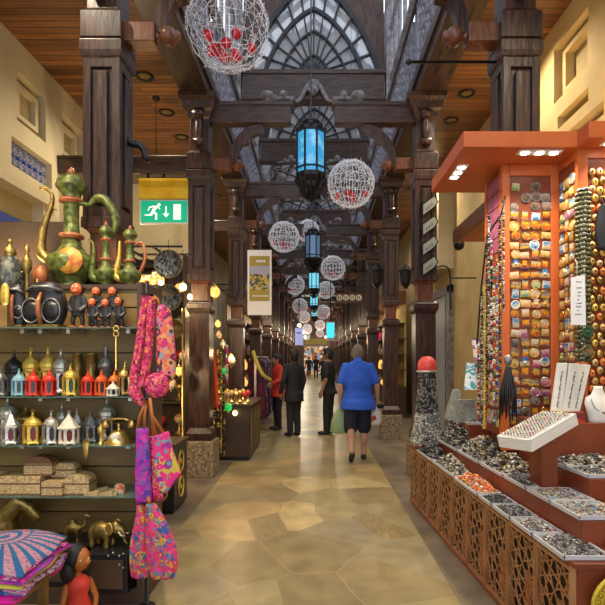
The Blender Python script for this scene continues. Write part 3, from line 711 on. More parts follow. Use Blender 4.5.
for k, (px, py, r) in enumerate(((284, 237, 15), (333, 268, 12), (308, 231, 11), (295, 285, 9.5), (326, 290, 8.5), (300, 306, 7.5), (323, 312, 7), (304, 317, 6), (307, 329, 5), (320, 325, 5), (306, 336, 4), (320, 333, 4))):
    y = .35 * 500 / r
    lab = 'wire christmas ball hanging %s the lantern row, %s farther ball from the camera' % ('left of' if px < 314 else 'right of', ORD[k])
    if F: o = wb3; F = False
    else: o = dup(wb3, None, k * .7)
    y2 = y
    while min(abs(y2 - q) for q in YK) < .62: y2 += .1
    o.location = (wx(px, y2), y2, wz(py, y2)); o.scale = (y2 / y,) * 3; tag(o, lab, 'christmas ornament', 'wire christmas balls')
# ------------------------------------------------------------------ signs
Y = 6.50
t = thing('exit_sign', 'green emergency exit sign with running man, arrow and door', 'sign', (0, Y, 0))
x0, x1, z0, z1 = wx(139.5, Y), wx(189, Y), wz(224, Y), wz(199.5, Y)
MB().box(x0, x1, 0, .03, z0, z1).build('frame', 'white', t, .004)
MB().box(x0 + .022, x1 - .022, -.008, 0, z0 + .02, z1 - .02).build('green_panel', 'greensign', t)
MB().box(x0, x1, -.02, .05, z1 + .004, wz(180, Y)).box(x0 - .0, x1 + .02, -.03, .06, wz(182, Y), wz(179, Y)).build('yellow_housing', 'yellowp', t, .006)
MB().box(-2.0, -1.97, 0, .03, wz(179, Y), 3.92).box(-2.2, -2.17, 0, .03, wz(179, Y), 3.92).build('hanger', 'iron', t)
def S(u, v): return (x0 + (x1 - x0) * u, z0 + (z1 - z0) * v)   # u,v in the sign's face
def poly(mb, pts): mb.prism([S(*p) for p in pts], -.012, -.009)
mb = MB()
cx, cz = S(.40, .78); mb.lathe([(.022, -.012), (.022, -.009)], (cx, 0, cz), 14, 'y')
poly(mb, [(.29, .73), (.36, .74), (.36, .62), (.31, .52), (.25, .50), (.27, .60)])
poly(mb, [(.29, .75), (.30, .69), (.22, .64), (.19, .53), (.165, .55), (.20, .70)])
poly(mb, [(.35, .72), (.37, .68), (.41, .58), (.43, .60), (.38, .75)])
poly(mb, [(.31, .52), (.25, .52), (.22, .40), (.11, .38), (.11, .33), (.26, .33)])
poly(mb, [(.30, .53), (.26, .50), (.32, .38), (.32, .16), (.36, .16), (.365, .42)])
mb.build('running_man', 'whitesign', t)
mb = MB(); poly(mb, [(.525, .72), (.555, .72), (.555, .40), (.525, .40)]); poly(mb, [(.47, .42), (.61, .42), (.54, .25)]); mb.build('arrow', 'whitesign', t)
mb = MB(); poly(mb, [(.69, .80), (.84, .80), (.84, .17), (.69, .17)]); mb.build('door_symbol', 'whitesign', t)
# hanging poster banner
Y = 9.3
t = thing('hanging_banner', 'white hanging banner with a mustard framed landscape picture', 'banner', (0, Y, 0))
x0, x1, z0, z1 = wx(247.5, Y), wx(271.5, Y), wz(315, Y), wz(250, Y)
MB().box(x0, x1, 0, .03, z0, z1).build('panel', 'card', t)
a, b_ = x0 + .035, x1 - .035
MB().box(a, b_, -.004, 0, wz(266, Y), wz(256, Y)).build('mustard_band', 'mustard', t); MB().box(a, b_, -.004, 0, wz(301, Y), wz(290, Y)).build('mustard_band', 'mustard', t)
MB().box(a, b_, -.004, 0, wz(274, Y), wz(266, Y)).build('sky_print', 'lav', t)
MB().box(a, b_, -.004, 0, wz(290, Y), wz(274, Y)).build('picture', 'photo', t)
mb = MB()
for k in range(5): mb.box(a + .13 + k * .035, a + .155 + k * .035, -.007, -.004, wz(262.5, Y), wz(260, Y))
mb.build('lettering', 'card', t); mb = MB()
for k in range(9): mb.box(a + .06 + k * .033, a + .085 + k * .033, -.007, -.004, wz(296.6, Y), wz(295.4, Y))
mb.build('lettering', 'card', t); MB().lathe([(.006, z1), (.006, 4.6)], ((x0 + x1) / 2, .015, 0), 6).build('cord', 'iron', t)
# sign with four gold rings
Y = 13.5
t = thing('ring_sign', 'dark hanging sign with four round gold letters at the right', 'sign', (0, Y, 0), 0)
x0, x1 = wx(336, Y), wx(362, Y); MB().box(x0, x1, 0, .04, wz(302.5, Y), wz(293.5, Y)).build('board', 'woodred', t)
for k in range(4):
    mb = MB(); c = (x0 + (x1 - x0) * (k + .5) / 4, -.01, wz(298, Y)); mb.tube([(c[0] + .062 * cos(2 * PI * j / 14), c[1], c[2] + .062 * sin(2 * PI * j / 14)) for j in range(14)], .02, 6, True, True); mb.box(c[0] - .015, c[0] + .015, -.02, 0, c[2] - .03, c[2] + .03); mb.build('ring_letter', 'ivory', t)
MB().box(x0, x0 + .03, 0, .03, wz(293.5, Y), 3.4).box(x1 - .03, x1, 0, .03, wz(293.5, Y), 3.4).box(x0, 1.3, 0, .03, 3.4, 3.44).build('hanger', 'iron', t)
Y = 19
t = thing('lit_sign', 'bright cyan illuminated sign hanging at the far right', 'sign', (0, Y, 0))
MB().box(wx(326, Y), wx(335, Y), 0, .1, wz(341, Y), wz(321.5, Y)).build('case', 'white', t, .02); MB().box(wx(327, Y), wx(334, Y), -.01, 0, wz(337.5, Y), wz(323, Y)).build('lit_face', 'cyans', t)
mb = MB()
for q in (326.5, 330, 333.5): mb.box(wx(328.5, Y), wx(332.5, Y), -.016, -.01, wz(q + .6, Y), wz(q, Y))
mb.build('lettering', 'card', t)
mb = MB().box(wx(330.5, Y) - .015, wx(330.5, Y) + .015, 0, .03, wz(321.5, Y), 4.7).build('hanger', 'iron', t)
Y = 20
t = thing('lit_sign', 'pale violet-blue hanging sign at the far left', 'sign', (0, Y, 0))
MB().box(wx(295, Y), wx(303, Y), 0, .1, wz(345, Y), wz(328, Y)).build('face', 'screen', t); mb = MB()
mb.box(wx(296.5, Y), wx(301.5, Y), -.01, 0, wz(333.5, Y), wz(332.3, Y)); mb.build('lettering', 'ink', t); MB().box(wx(299, Y) - .015, wx(299, Y) + .015, 0, .03, wz(328, Y), 4.7).build('hanger', 'iron', t)
# four pale direction plaques on the second right column
for k in range(4):
    zt = (197, 217, 237, 257)[k]; Y = 6.36
    pts = [(wx(423, Y), wz(zt + 18, Y)), (wx(434, Y), wz(zt + 10, Y)), (wx(437, Y), wz(zt + 5, Y)), (wx(434, Y), wz(zt, Y)), (wx(423, Y), wz(zt + 8, Y))]
    t = thing('wall_plaque', f'pale green pointed plaque on the second right column, {ORD[k]} from the top', 'plaque', (0, Y, 0), 0, 'pointed plaques')
    g = [(p[0] * 1 + (p[0] - pts[0][0]) * .08 - .01, p[1]) for p in pts]
    MB().prism([(wx(421.5, Y), wz(zt + 19.5, Y)), (wx(435, Y), wz(zt + 11, Y)), (wx(438.3, Y), wz(zt + 5, Y)), (wx(435, Y), wz(zt - 1.5, Y)), (wx(421.5, Y), wz(zt + 6.5, Y))], -.01, .03).build('frame', 'iron', t)
    MB().prism(pts, -.02, -.01).build('face', 'plaque', t)
    mb = MB()
    for j in range(3):
        u = wx(425.5 + 2.6 * j, Y); v = wz(zt + 12 - 2.2 * j, Y); mb.box(u, u + .02, -.023, -.02, v - .03, v + .02)
    mb.build('lettering', 'ink', t)
# ------------------------------------------------------------------ people
def limb(mb, pts, rs, n=12):
    # densify with smooth interpolation
    P = [Vector(p) for p in pts]; out = []; rr = []
    for i in range(len(P) - 1):
        for k in range(4):
            u = k / 4; out.append(P[i].lerp(P[i + 1], u)); rr.append(rs[i] * (1 - u) + rs[i + 1] * u)
    out.append(P[-1]); rr.append(rs[-1]); mb.tube(out, rr, n); mb.ball(out[-1], rr[-1] * .98, 10, 6); mb.ball(out[0], rr[0] * .98, 10, 6)
def mid(a, b_, u): return tuple(a[i] * (1 - u) + b_[i] * u for i in range(3))
def person(label, loc, rz, H, pose, look, detail=True, sleeve='short', legs='shorts', fat=1.0, shoes='black', name='person'):
    """local frame: facing +y, right is +x. pose: hip height etc. in units of height"""
    t = thing(name, label, 'person', loc, rz)
    h = H; sh = pose.get('sh', .815) * h; hp = .50 * h; fw = fat
    lean = pose.get('lean', 0) * h; tw = pose.get('head', 0)
    LA, RA = pose['larm'], pose['rarm']      # (shoulder),(elbow),(wrist),(knuckle) in units of height relative
    LL, RL = pose['lleg'], pose['rleg']      # (hip),(knee),(ankle),(toe)
    U = lambda p: (p[0] * h, p[1] * h, p[2] * h)
    LA, RA, LL, RL = [list(map(U, q)) for q in (LA, RA, LL, RL)]
    neck = (0, lean, .845 * h); hc = (pose.get('hx', 0) * h, lean + (.012 + pose.get('hf', 0)) * h, (.925 + pose.get('hz', 0)) * h)
    b = MB()
    secs = [(0, 0, .455, .085, .06), (0, 0, .49, .098 * fw, .068 * fw), (0, 0, .53, .097 * fw, .066 * fw), (0, .25, .60, .083 * fw, .060 * fw), (0, .5, .67, .09 * fw, .064 * fw), (0, .8, .74, .102, .066), (0, .9, .79, .106, .056), (0, 1, .82, .085, .045), (0, 1, .84, .04, .036)]
    b.ell([(0, s[1] * lean, s[2] * h, s[3] * h, s[4] * h) for s in secs], 20)
    limb(b, [(0, lean, .82 * h), (hc[0], hc[1] - .01 * h, .89 * h)], [.036 * h, .031 * h])
    b.ball(hc, .062 * h, 20, 14, (.76, .95, 1.16))
    b.ball((hc[0], hc[1] + .022 * h, hc[2] - .034 * h), .036 * h, 12, 8, (.9, 1, .9))      # jaw
    b.ball((hc[0], hc[1] + .062 * h, hc[2] - .008 * h), .011 * h, 8, 6, (.8, 1.1, 1.5))   # nose
    for s in (-1, 1):
        b.ball((hc[0] + s * .049 * h, hc[1], hc[2] - .004 * h), .013 * h, 8, 6, (.45, .8, 1.3))  # ears
    for A in (LA, RA):
        limb(b, A[:3], [.030 * h, .0235 * h, .0165 * h])
        W, K = Vector(A[2]), Vector(A[3]); d = (K - W).normalized(); side = d.cross(Vector((0, 0, 1)) if abs(d.z) < .8 else Vector((0, 1, 0))).normalized(); other = side.cross(d)
        # palm and five fingers, palm facing the body
        s = 1 if A is RA else -1; fr = Vector((0, 1, 0)); fr = (fr - d * fr.dot(d)).normalized(); inn = d.cross(fr) * (1 if (d.cross(fr)).x * -s > 0 else -1)
        limb(b, [W, W + d * .020 * h], [.016 * h, .017 * h])
        for k in range(4):
            base = W + d * .046 * h + fr * (k - 1.5) * .0115 * h
            limb(b, [W + fr * (k - 1.5) * .007 * h, base], [.010 * h, .0085 * h], 8)
            L = (.030, .038, .041, .036)[k] * h
            limb(b, [base, base + d * L * .5 + inn * .004 * h, base + d * L * .85 + inn * .016 * h], [.0062 * h, .0056 * h, .0048 * h], 8)
        limb(b, [W + d * .010 * h + fr * .010 * h, W + d * .030 * h + fr * .026 * h + inn * .006 * h, W + d * .048 * h + fr * .030 * h + inn * .012 * h], [.010 * h, .0075 * h, .006 * h], 8)
    for Lg in (LL, RL):
        limb(b, Lg[:3], [.050 * h * min(fw, 1.1), .031 * h * fw ** .5, .021 * h * fw ** .5])
        kn, an = Lg[1], Lg[2]; c = mid(kn, an, .3); b.ball((c[0], c[1] - .010 * h, c[2]), .032 * h * fw ** .6, 10, 8, (.95, .9, 2.2))   # calf
        limb(b, [an, Lg[3]], [.021 * h, .016 * h])
    b.build('body', look['skin'], t, remesh=.0075 if detail else .014)
    # eyes
    for s in (-1, 1): MB().ball((hc[0] + s * .020 * h, hc[1] + .052 * h, hc[2] + .008 * h), .0075 * h, 8, 6).build('eye', 'blackc', t)
    # hair
    mb = MB(); mb.ball((hc[0], hc[1] - .008 * h, hc[2] + .010 * h), .067 * h, 20, 14, (.79, .95, 1.10)); mb.ball((hc[0], hc[1] - .022 * h, hc[2] - .012 * h), .055 * h, 14, 10, (.82, .8, 1.15)); mb.ball((hc[0], hc[1] + .026 * h, hc[2] + .050 * h), .035 * h, 12, 8, (1.1, 1, .7))
    mb.build('hair', look['hair'], t, remesh=.012)
    # top
    mb = MB(); g = .010 * h; top = look.get('hem', .46)
    ss = [(0, 0, top, .112 * fw, .092 * fw), (0, 0, .50, .106 * fw, .084 * fw)] + [(0, s[1], s[2], s[3], s[4]) for s in secs[1:8] if s[2] > .52] + [(0, 1, .842, .045, .042)]
    mb.ell([(0, s[1] * lean, s[2] * h, s[3] * h + g, s[4] * h + g) for s in ss], 22)
    for A in (LA, RA):
        if sleeve == 'short': e = mid(A[0], A[1], .78); limb(mb, [A[0], e], [.0375 * h, .039 * h])
        else: limb(mb, A[:3], [.040 * h, .032 * h, .025 * h])
    if look.get('collar'): limb(mb, [(0, lean - .004 * h, .825 * h), (0, lean, .848 * h)], [.044 * h, .040 * h])
    mb.build(look.get('topname', 'shirt'), look['top'], t, remesh=.011)
    # trousers
    mb = MB(); mb.ell([(0, 0, .44 * h, .088 * h * fw, .066 * h * fw), (0, 0, .49 * h, .104 * h * fw, .078 * h * fw), (0, 0, .545 * h, .100 * h * fw, .072 * h * fw)], 20)
    for Lg in (LL, RL):
        if legs == 'shorts': e = mid(Lg[0], Lg[1], 1.0); limb(mb, [Lg[0], e], [.066 * h, .062 * h])
        else: e = mid(Lg[1], Lg[2], .96); limb(mb, [Lg[0], Lg[1], e], [.058 * h, .044 * h, .037 * h])
    mb.build('shorts' if legs == 'shorts' else 'trousers', look['bottom'], t, remesh=.011)
    for Lg in (LL, RL):
        a, to = Vector(Lg[2]), Vector(Lg[3]); d = (to - a); dz = Vector((d.x, d.y, 0)).normalized()
        heel = a - dz * .022 * h; heel.z = a.z - .016 * h
        mb = MB(); limb(mb, [heel, a + d * .55 - Vector((0, 0, .008 * h)), to + Vector((0, 0, .002 * h))], [.024 * h, .026 * h, .020 * h]); 
        mb.build('shoe', shoes, t, remesh=.008)
    return t
def stand(arm=.10, fwd=.02, spread=.055, step=0, bend=0):
    L = lambda s, k: [(s * .095, 0, .80), (s * (.115 + arm * .3), -.02 + fwd, .645), (s * (.12 + arm * .35), .03 + fwd + bend, .505 + bend), (s * (.12 + arm * .35), .04 + fwd + bend * 1.4, .46 + bend)]
    G = lambda s, st: [(s * .048, 0, .49), (s * spread, st * .5 + .012, .275), (s * spread, st, .045), (s * (spread + .012), st + .085, .016)]
    return dict(larm=L(-1, 0), rarm=L(1, 0), lleg=G(-1, step), rleg=G(1, -step))
# man in the blue shirt walking away
P = stand(.22, 0, .060)
P['lleg'] = [(-.05, 0, .49), (-.062, .01, .275), (-.058, -.085, .085), (-.062, -.045, .014)]
P['rleg'] = [(.05, 0, .49), (.056, .05, .275), (.052, .06, .042), (.062, .145, .016)]
P['hz'] = -.022; P['hf'] = .03
P['larm'] = [(-.105, 0, .795), (-.150, -.03, .64), (-.148, .03, .50), (-.146, .045, .455)]
P['rarm'] = [(.105, 0, .795), (.158, -.02, .64), (.172, .035, .50), (.176, .05, .455)]
man = person('heavy-set man in blue short-sleeved shirt and dark shorts walking away', (wx(358, 7.45), 7.45, 0), 0, 1.76, P, dict(skin='skin', hair='hairg', top='blueshirt', bottom='navy', hem=.44, collar=1), fat=1.30, name='person')
LW = Vector((wx(358, 7.45) - .146 * 1.76, 7.45 + .05, .455 * 1.76))
mb = MB(); mb.ell([(LW.x - .02, LW.y, LW.z - .40, .10, .04), (LW.x - .03, LW.y, LW.z - .37, .13, .06), (LW.x - .02, LW.y, LW.z - .22, .12, .055), (LW.x - .01, LW.y, LW.z - .10, .09, .04), (LW.x, LW.y, LW.z - .01, .03, .018)], 16)
tag(mb.build('shopping_bag', 'bagg'), 'pale green plastic shopping bag hanging from the blue-shirted man\'s left hand', 'bag')
RW = Vector((wx(358, 7.45) + .178 * 1.76, 7.45 + .09, .44 * 1.76))
t = thing('paper_bag', 'crumpled white paper bag in the right hand of the blue-shirted man', 'bag', RW)
MB().ell([(-.06, 0, -.26, .075, .03), (-.05, 0, -.2, .10, .045), (-.04, 0, -.08, .09, .04), (-.02, 0, 0.02, .05, .02)], 10).build('bag_body', 'card', t)
MB().prism([(-.11, -.2), (-.03, -.16), (-.05, -.10), (-.1, -.12)], -.052, -.048).build('printed_mark', 'redj', t)
tag(MB().lathe([(.03, -.03), (.05, -.02), (.055, 0), (.05, .03), (.02, .04)], (RW.x + .03, RW.y - .03, RW.z + .03), 12).build('camera_case', 'blackc'), 'small black case held with the white bag', 'case')
# man in dark jacket seen from behind, turned to his left
P = stand(.12, .0, .045, .01)
P['rarm'] = [(.09, 0, .80), (.115, -.03, .64), (.11, .02, .50), (.11, .03, .455)]
person('man in charcoal jacket and dark trousers standing with back turned', (wx(294, 9.8), 9.8, 0), math.radians(35), 1.70, P, dict(skin='skind', hair='hairb', top='jacket', bottom='charc', topname='jacket', hem=.40, collar=1), sleeve='long', legs='long')
P = stand(.12, .02, .04, .0); P['larm'] = [(-.09, 0, .80), (-.14, .02, .66), (-.16, .14, .62), (-.165, .175, .60)]; P['rarm'] = [(.09, 0, .80), (.13, .0, .65), (.10, .12, .58), (.07, .15, .575)]
person('person in bright red jacket and black trousers browsing the clothes rack', (wx(278, 10.7), 10.7, 0), math.radians(115), 1.62, P, dict(skin='skind', hair='hairb', top='redj', bottom='blackc', topname='jacket', hem=.44, collar=1), sleeve='long', legs='long')
P = stand(.10, .02, .04, .02)
person('man dressed all in black facing left beside the blue-shirted man', (wx(329, 10.05), 10.05, 0), math.radians(75), 1.73, P, dict(skin='skind', hair='hairb', top='blackc', bottom='blackc', hem=.47), legs='long')
for k, (px, Y, h, lab, tp, rz) in enumerate(((316, 38, 1.7, 'distant dark-clothed person at the far end of the passage', 'blackc', 3.0), (309, 42, 1.65, 'distant person in a grey jacket, left of the farthest dark figure', 'charc', .2), (323, 34, 1.6, 'distant small figure in navy, at the right of the far passage', 'navy', 2.6))):
    person(lab, (wx(px, Y), Y, 0), rz, h, stand(.12), dict(skin='skind', hair='hairb', top=tp, bottom='blackc'), False, 'long', 'long')
M['feather'] = pat('feather_pattern', [(.02, .022, .02), (.06, .065, .06), (.025, .03, .025), (.12, .12, .10)], 60, .4, (1, 1, .6), ring=True)
# ------------------------------------------------------------------ left stall
SY0, SY1 = 3.10, 3.42
SX0, SX1 = -2.70, -1.105
t = thing('display_shelving', 'golden slatwall display shelving with glass shelves at the left stall', 'shelving', (0, 0, 0))
mb = MB()
zs = [0.02 + .155 * k for k in range(13)]
for z in zs: mb.box(SX0, SX1, SY1, SY1 + .03, z, z + .145)
mb.build('slat_back', 'slat', t)
MB().box(SX0, SX1, SY1 + .03, SY1 + .06, 0, 2.03).build('back_panel', 'dslat', t); MB().box(SX0, wx(67, 3.75), 3.74, 3.78, 2.03, 2.55).build('upper_panel', 'dslat', t)
MB().box(SX1, SX1 + .035, SY0 - .02, SY1 + .06, 0, 2.0).build('side_panel', 'dslat', t, .004)
MB().box(SX0, SX1 + .035, SY1 - .02, SY1 + .36, 2.0, 2.03).build('top_ledge', 'dslat', t)
MB().box(SX0, SX1, SY0, SY1, 0, .099).build('plinth', 'dslat', t)
ZS = [1.722, 1.290, .985, .668]
for i, z in enumerate(ZS):
    MB().box(SX0, SX1 - .005, SY0, SY1, z - .008, z).build('glass_shelf', 'glass', t)
    for px in (22, 40, 68, 128) if i != 1 else (40, 68, 130):
        x = wx(px, 3.2); MB().box(x - .012, x + .012, SY0 + .1, SY1, z - .035, z - .009).build('bracket', 'silver', t)
# moroccan table lanterns ------------------------------------------------
def lantern(w, h, m_frame, m_in='darkin', style=0, sides=6):
    t = thing('table_lantern', 'x', 'lantern'); r = w / 2; hb = h * (.60 if style == 0 else .52)
    b0 = h * .07
    mb = MB()
    for k in range(sides):
        a = 2 * PI * (k + .5) / sides; mb.ball((r * .9 * cos(a), r * .9 * sin(a), b0 * .5), b0 * .5, 6, 4)
    mb.sq([(r * .92, b0 * .7), (r * .92, b0 * 1.25), (r * .82, b0 * 1.6)], sides=sides); mb.build('base', m_frame, t)
    mb = MB(); rc = r * .86
    for k in range(sides):
        a = 2 * PI * (k + .5) / sides; a2 = 2 * PI * (k + 1.5) / sides; A = Vector((rc * cos(a), rc * sin(a), 0)); B = Vector((rc * cos(a2), rc * sin(a2), 0)); out = (A + B).normalized()
        mb.bar((A.x, A.y, b0 * 1.3), (A.x, A.y, hb), w * .15, w * .10, out)
        z1 = hb; z0 = b0 * 1.3
        # pointed window opening: two corner webs top and bottom
        for (p, q) in ((A, B), (B, A)):
            e = p.lerp(q, .5)
            for zz, s in ((z1, -1), (z0, 1)):
                f = .36 * (z1 - z0)
                mb.add([(p.x, p.y, zz), (e.x, e.y, zz), (p.x, p.y, zz + s * f), (p.x * .93, p.y * .93, zz), (e.x * .93, e.y * .93, zz), (p.x * .93, p.y * .93, zz + s * f)], [(0, 1, 2), (3, 5, 4), (0, 3, 4, 1), (1, 4, 5, 2), (2, 5, 3, 0)])
    mb.build('frame', m_frame, t)
    MB().sq([(rc * .80, b0 * 1.2), (rc * .80, hb)], sides=sides).build('glass', m_in, t)
    if style == 0: prof = [(r, hb - .004), (r * 1.04, hb + h * .02), (r * .88, hb + h * .04), (r * .84, hb + h * .09), (r * .66, hb + h * .16), (r * .36, hb + h * .22), (r * .22, hb + h * .25), (r * .26, hb + h * .27), (r * .16, hb + h * .30)]
    elif style == 1: prof = [(r * 1.05, hb - .004), (r * 1.05, hb + h * .02), (r * .85, hb + h * .05), (r * .30, hb + h * .30), (r * .16, hb + h * .36)]
    else: prof = [(r, hb - .004), (r * 1.05, hb + h * .02), (r * .80, hb + h * .03), (r * .80, hb + h * .08), (r * .95, hb + h * .10), (r * .90, hb + h * .18), (r * .62, hb + h * .28), (r * .28, hb + h * .34), (r * .20, hb + h * .36), (r * .24, hb + h * .38), (r * .15, hb + h * .40)]
    ztop = prof[-1][1]
    mb = MB().sq(prof, sides=sides if style == 1 else 12)
    for k in range(sides * 2):
        a = 2 * PI * k / sides / 2; mb.ball((r * .78 * cos(a), r * .78 * sin(a), prof[3][1] if style != 1 else hb + h * .09), w * .045, 6, 4)
    mb.build('dome', m_frame, t)
    mb = MB().lathe([(r * .14, ztop - .002), (r * .22, ztop + h * .03), (r * .10, ztop + h * .06), (r * .14, ztop + h * .08), (.001, ztop + h * .105)], n=8)
    q = h * .04; mb.tube([(q * cos(2 * PI * k / 10), 0, ztop + h * .08 + q + q * sin(2 * PI * k / 10)) for k in range(10)], h * .008, 5, True, True)
    mb.build('finial', m_frame, t)
    return t
LP = {}
def put_lantern(px, pyt, pyb, wpx, mf, label, mi='darkin', style=0, Y=3.2, z=None, grp=None, rz=0):
    h = (pyb - pyt) * Y / 500; w = wpx * Y / 500; k = (mf, mi, style); h0, w0 = .18, .085
    if k not in LP: LP[k] = o = lantern(w0, h0, mf, mi, style)
    else: o = dup(LP[k])
    o.location = (wx(px, Y), Y, z); o.rotation_euler = (0, 0, rz); o.scale = (w / w0, w / w0, h / h0 * .93); tag(o, label, 'lantern', grp); return o
a, b_ = ZS[1], ZS[2]; G1, G2 = 'table lanterns on the upper lantern shelf', 'table lanterns on the lower lantern shelf'
for args in ((0, 363, 393, 14, 'dsilver', 'small grey lantern cut by the left edge, upper lantern shelf', 'darkin', 0, 3.17), (14, 349, 393, 19, 'black', 'tall black lantern behind the pale blue one', 'darkin', 2, 3.32),
             (19, 365, 393, 13, 'lblue', 'small pale blue enamel lantern, upper lantern shelf', 'darkin', 0, 3.15), (31, 346, 392, 17, 'gold', 'tall gold lantern behind the leftmost red one', 'darkin', 2, 3.32),
             (48, 345, 392, 17, 'gold', 'tall gold lantern behind the second red one', 'darkin', 2, 3.32), (61, 346, 392, 16, 'silver', 'tall silver lantern between second red lantern and small gold one', 'darkin', 2, 3.30),
             (33, 365, 393, 13.5, 'red', 'red enamel lantern beside the pale blue one', 'darkin', 0, 3.15), (49, 365, 393, 13.5, 'red', 'red enamel lantern, second red one from the left', 'darkin', 0, 3.15),
             (70.5, 360, 393, 15, 'gold', 'short gold lantern with green glass, mid shelf', 'greenin', 0, 3.16), (88, 366, 393, 12.5, 'red', 'red enamel lantern, third red one from the left', 'darkin', 0, 3.15),
             (101.5, 366, 393, 12.5, 'orangered', 'orange-red enamel lantern right of the third red one', 'darkin', 0, 3.15), (114.5, 366, 392, 12, 'orangep', 'orange enamel lantern behind the cream miniature', 'darkin', 0, 3.22),
             (113, 378, 394, 12, 'ivory', 'miniature cream lantern in front of the orange one', 'darkin', 1, 3.125), (125, 358, 393, 14, 'brass', 'gold lantern at right end of the upper lantern shelf', 'darkin', 0, 3.2)):
    put_lantern(*args, z=a, grp=G1)
for args in ((8, 396, 441, 19, 'silver', 'tall silver lantern at left end of the lower lantern shelf', 'darkin', 2, 3.32), (11, 405, 443, 17, 'silver', 'silver lantern with dark red glass, lower lantern shelf', 'redin', 1, 3.15),
             (26, 404, 440, 22, 'dbrass', 'wide dim brass lantern behind the gold one, lower shelf', 'darkin', 0, 3.32), (33, 408, 443, 18, 'gold', 'gold lantern with red-brown windows, lower lantern shelf', 'redin', 0, 3.16),
             (51.5, 408, 443, 16, 'silver', 'silver lantern with diamond windows right of the gold one', 'darkin', 0, 3.16), (62, 403, 440, 12, 'silver', 'slim silver lantern behind, left of the white house lantern', 'darkin', 2, 3.33),
             (69, 408, 443, 18, 'ivory', 'cream house-shaped lantern with red window, lower lantern shelf', 'redin', 1, 3.15), (77, 407, 440, 12, 'silver', 'silver lantern peeking behind the cream house lantern', 'greenin', 1, 3.31),
             (90, 407, 441, 16, 'dsilver', 'pale cone-roofed lantern right of the cream one', 'darkin', 1, 3.25), (107, 397, 441, 18, 'silver', 'tall silver lantern behind the brass telephone', 'darkin', 2, 3.31)):
    put_lantern(*args, z=b_, grp=G2)
# brass cylinders, silver dome, hook
for px, w, lab in ((78, 9, 'left'), (91.5, 10.5, 'right')):
    Y = 3.33; MBx = MB().lathe([(w * Y / 1000, 0), (w * Y / 1000, .26), (w * Y / 1000 * 1.08, .262), (w * Y / 1000 * 1.08, .272), (w * Y / 900 * .2, .275)], n=16)
    o = MBx.build('brass_canister', 'dbrass', loc=(wx(px, Y), Y, a)); tag(o, f'{lab} one of two plain brass canisters at the back of the shelf', 'canister', 'brass canisters')
o = MB().lathe([(.045, 0), (.045, .17), (.055, .175), (.05, .20), (.035, .23), (.015, .25), (.012, .27), (.02, .28), (.008, .30), (.014, .31), (.002, .325)], n=14).build('domed_jar', 'dsilver', loc=(wx(106, 3.33), 3.33, a)); tag(o, 'silver domed jar with pointed finial behind the orange lanterns', 'jar')
mb = MB(); x = wx(116, 3.08); mb.lathe([(.005, wz(370, 3.08)), (.005, wz(337, 3.08))], (x, 0, 0), 6)
for zc in (wz(334, 3.08), wz(328.5, 3.08)): mb.tube([(x + .016 * cos(2 * PI * k / 12), 0, zc + .016 * sin(2 * PI * k / 12)) for k in range(12)], .005, 6, True, True)
tag(mb.build('brass_hook', 'brass', loc=(0, 3.08, 0)), 'long brass hook with figure-eight top hanging before the shelf', 'hook')
mb = MB().lathe([(.003, .16), (.004, .0)], n=6).lathe([(.018, 0), (.022, -.02), (.016, -.09), (.005, -.12)], n=8, ry=.3); tag(mb.build('brass_tag', 'brass', loc=(wx(86, 3.08), 3.08, wz(440, 3.08))), 'long brass pendant hanging over the lower lantern shelf edge', 'pendant')
t = thing('incense_burner', 'small brass incense burner left of the brass telephone', 'burner', (wx(101, 3.18), 3.18, b_)); MB().lathe([(.02, 0), (.012, .02), (.01, .05), (.022, .07), (.024, .10), (.008, .12), (.003, .135)], n=12).build('burner_body', 'brass', t)
# brass telephone
t = thing('telephone', 'antique brass telephone with handset at right end of shelf', 'telephone', (wx(119, 3.2), 3.2, b_))
MB().lathe([(.085, 0), (.088, .012), (.075, .02), (.065, .045), (.045, .07), (.035, .085)], n=24).build('body', 'brass', t)
MB().lathe([(.012, .08), (.010, .125), (.03, .13)], n=12).build('cradle', 'brass', t)
mb = MB().tube([(-.08, 0, .145), (-.04, 0, .155), (0, 0, .158), (.04, 0, .155), (.08, 0, .145)], .010, 8); mb.lathe([(.012, .15), (.026, .13), (.028, .105), (.02, .10)], (-.085, 0, 0), 12); mb.lathe([(.012, .15), (.026, .13), (.028, .105), (.02, .10)], (.085, 0, 0), 12); mb.build('handset', 'brass', t)
MB().lathe([(.03, 0), (.032, -.006), (.008, -.008)], (0, -.062, .045), 14, 'y').build('dial', 'ivory', t)
# boxes on the fourth shelf
def sbox(px0, px1, pyt, pyb, dep, Y, z, label, lid=0, mats='box'):
    x0, x1 = wx(px0, Y), wx(px1, Y); w = x1 - x0; h = (pyb - pyt) * Y / 500; t = thing('trinket_box', label, 'box', ((x0 + x1) / 2, Y, z), 0, 'inlaid boxes on the lowest glass shelf')
    hb = h * (.62 if lid else .7); MB().box(-w / 2, w / 2, -dep / 2, dep / 2, 0, hb).build('box_body', 'box', t, .002)
    for zz in (.08, .9): MB().box(-w / 2 - .002, w / 2 + .002, -dep / 2 - .002, dep / 2 + .002, hb * zz - .004, hb * zz + .004).build('inlay_band', 'boxd', t)
    mb = MB()
    if lid == 1:  # arched lid
        n = 10; pts = [(-w / 2, hb)] + [(-w / 2 * cos(PI * k / n), hb + (h - hb) * sin(PI * k / n)) for k in range(n + 1)]; mb.prism([(p[0], p[1]) for p in pts[1:]], -dep / 2, dep / 2)
    elif lid == 2: mb.hexa([(-w / 2, -dep / 2, hb), (w / 2, -dep / 2, hb), (w / 2, dep / 2, hb), (-w / 2, dep / 2, hb), (-w * .3, -dep * .3, h), (w * .3, -dep * .3, h), (w * .3, dep * .3, h), (-w * .3, dep * .3, h)])
    else: mb.box(-w / 2, w / 2, -dep / 2, dep / 2, hb, h)
    mb.build('lid', mats, t, .002)
    return t
z = ZS[3]
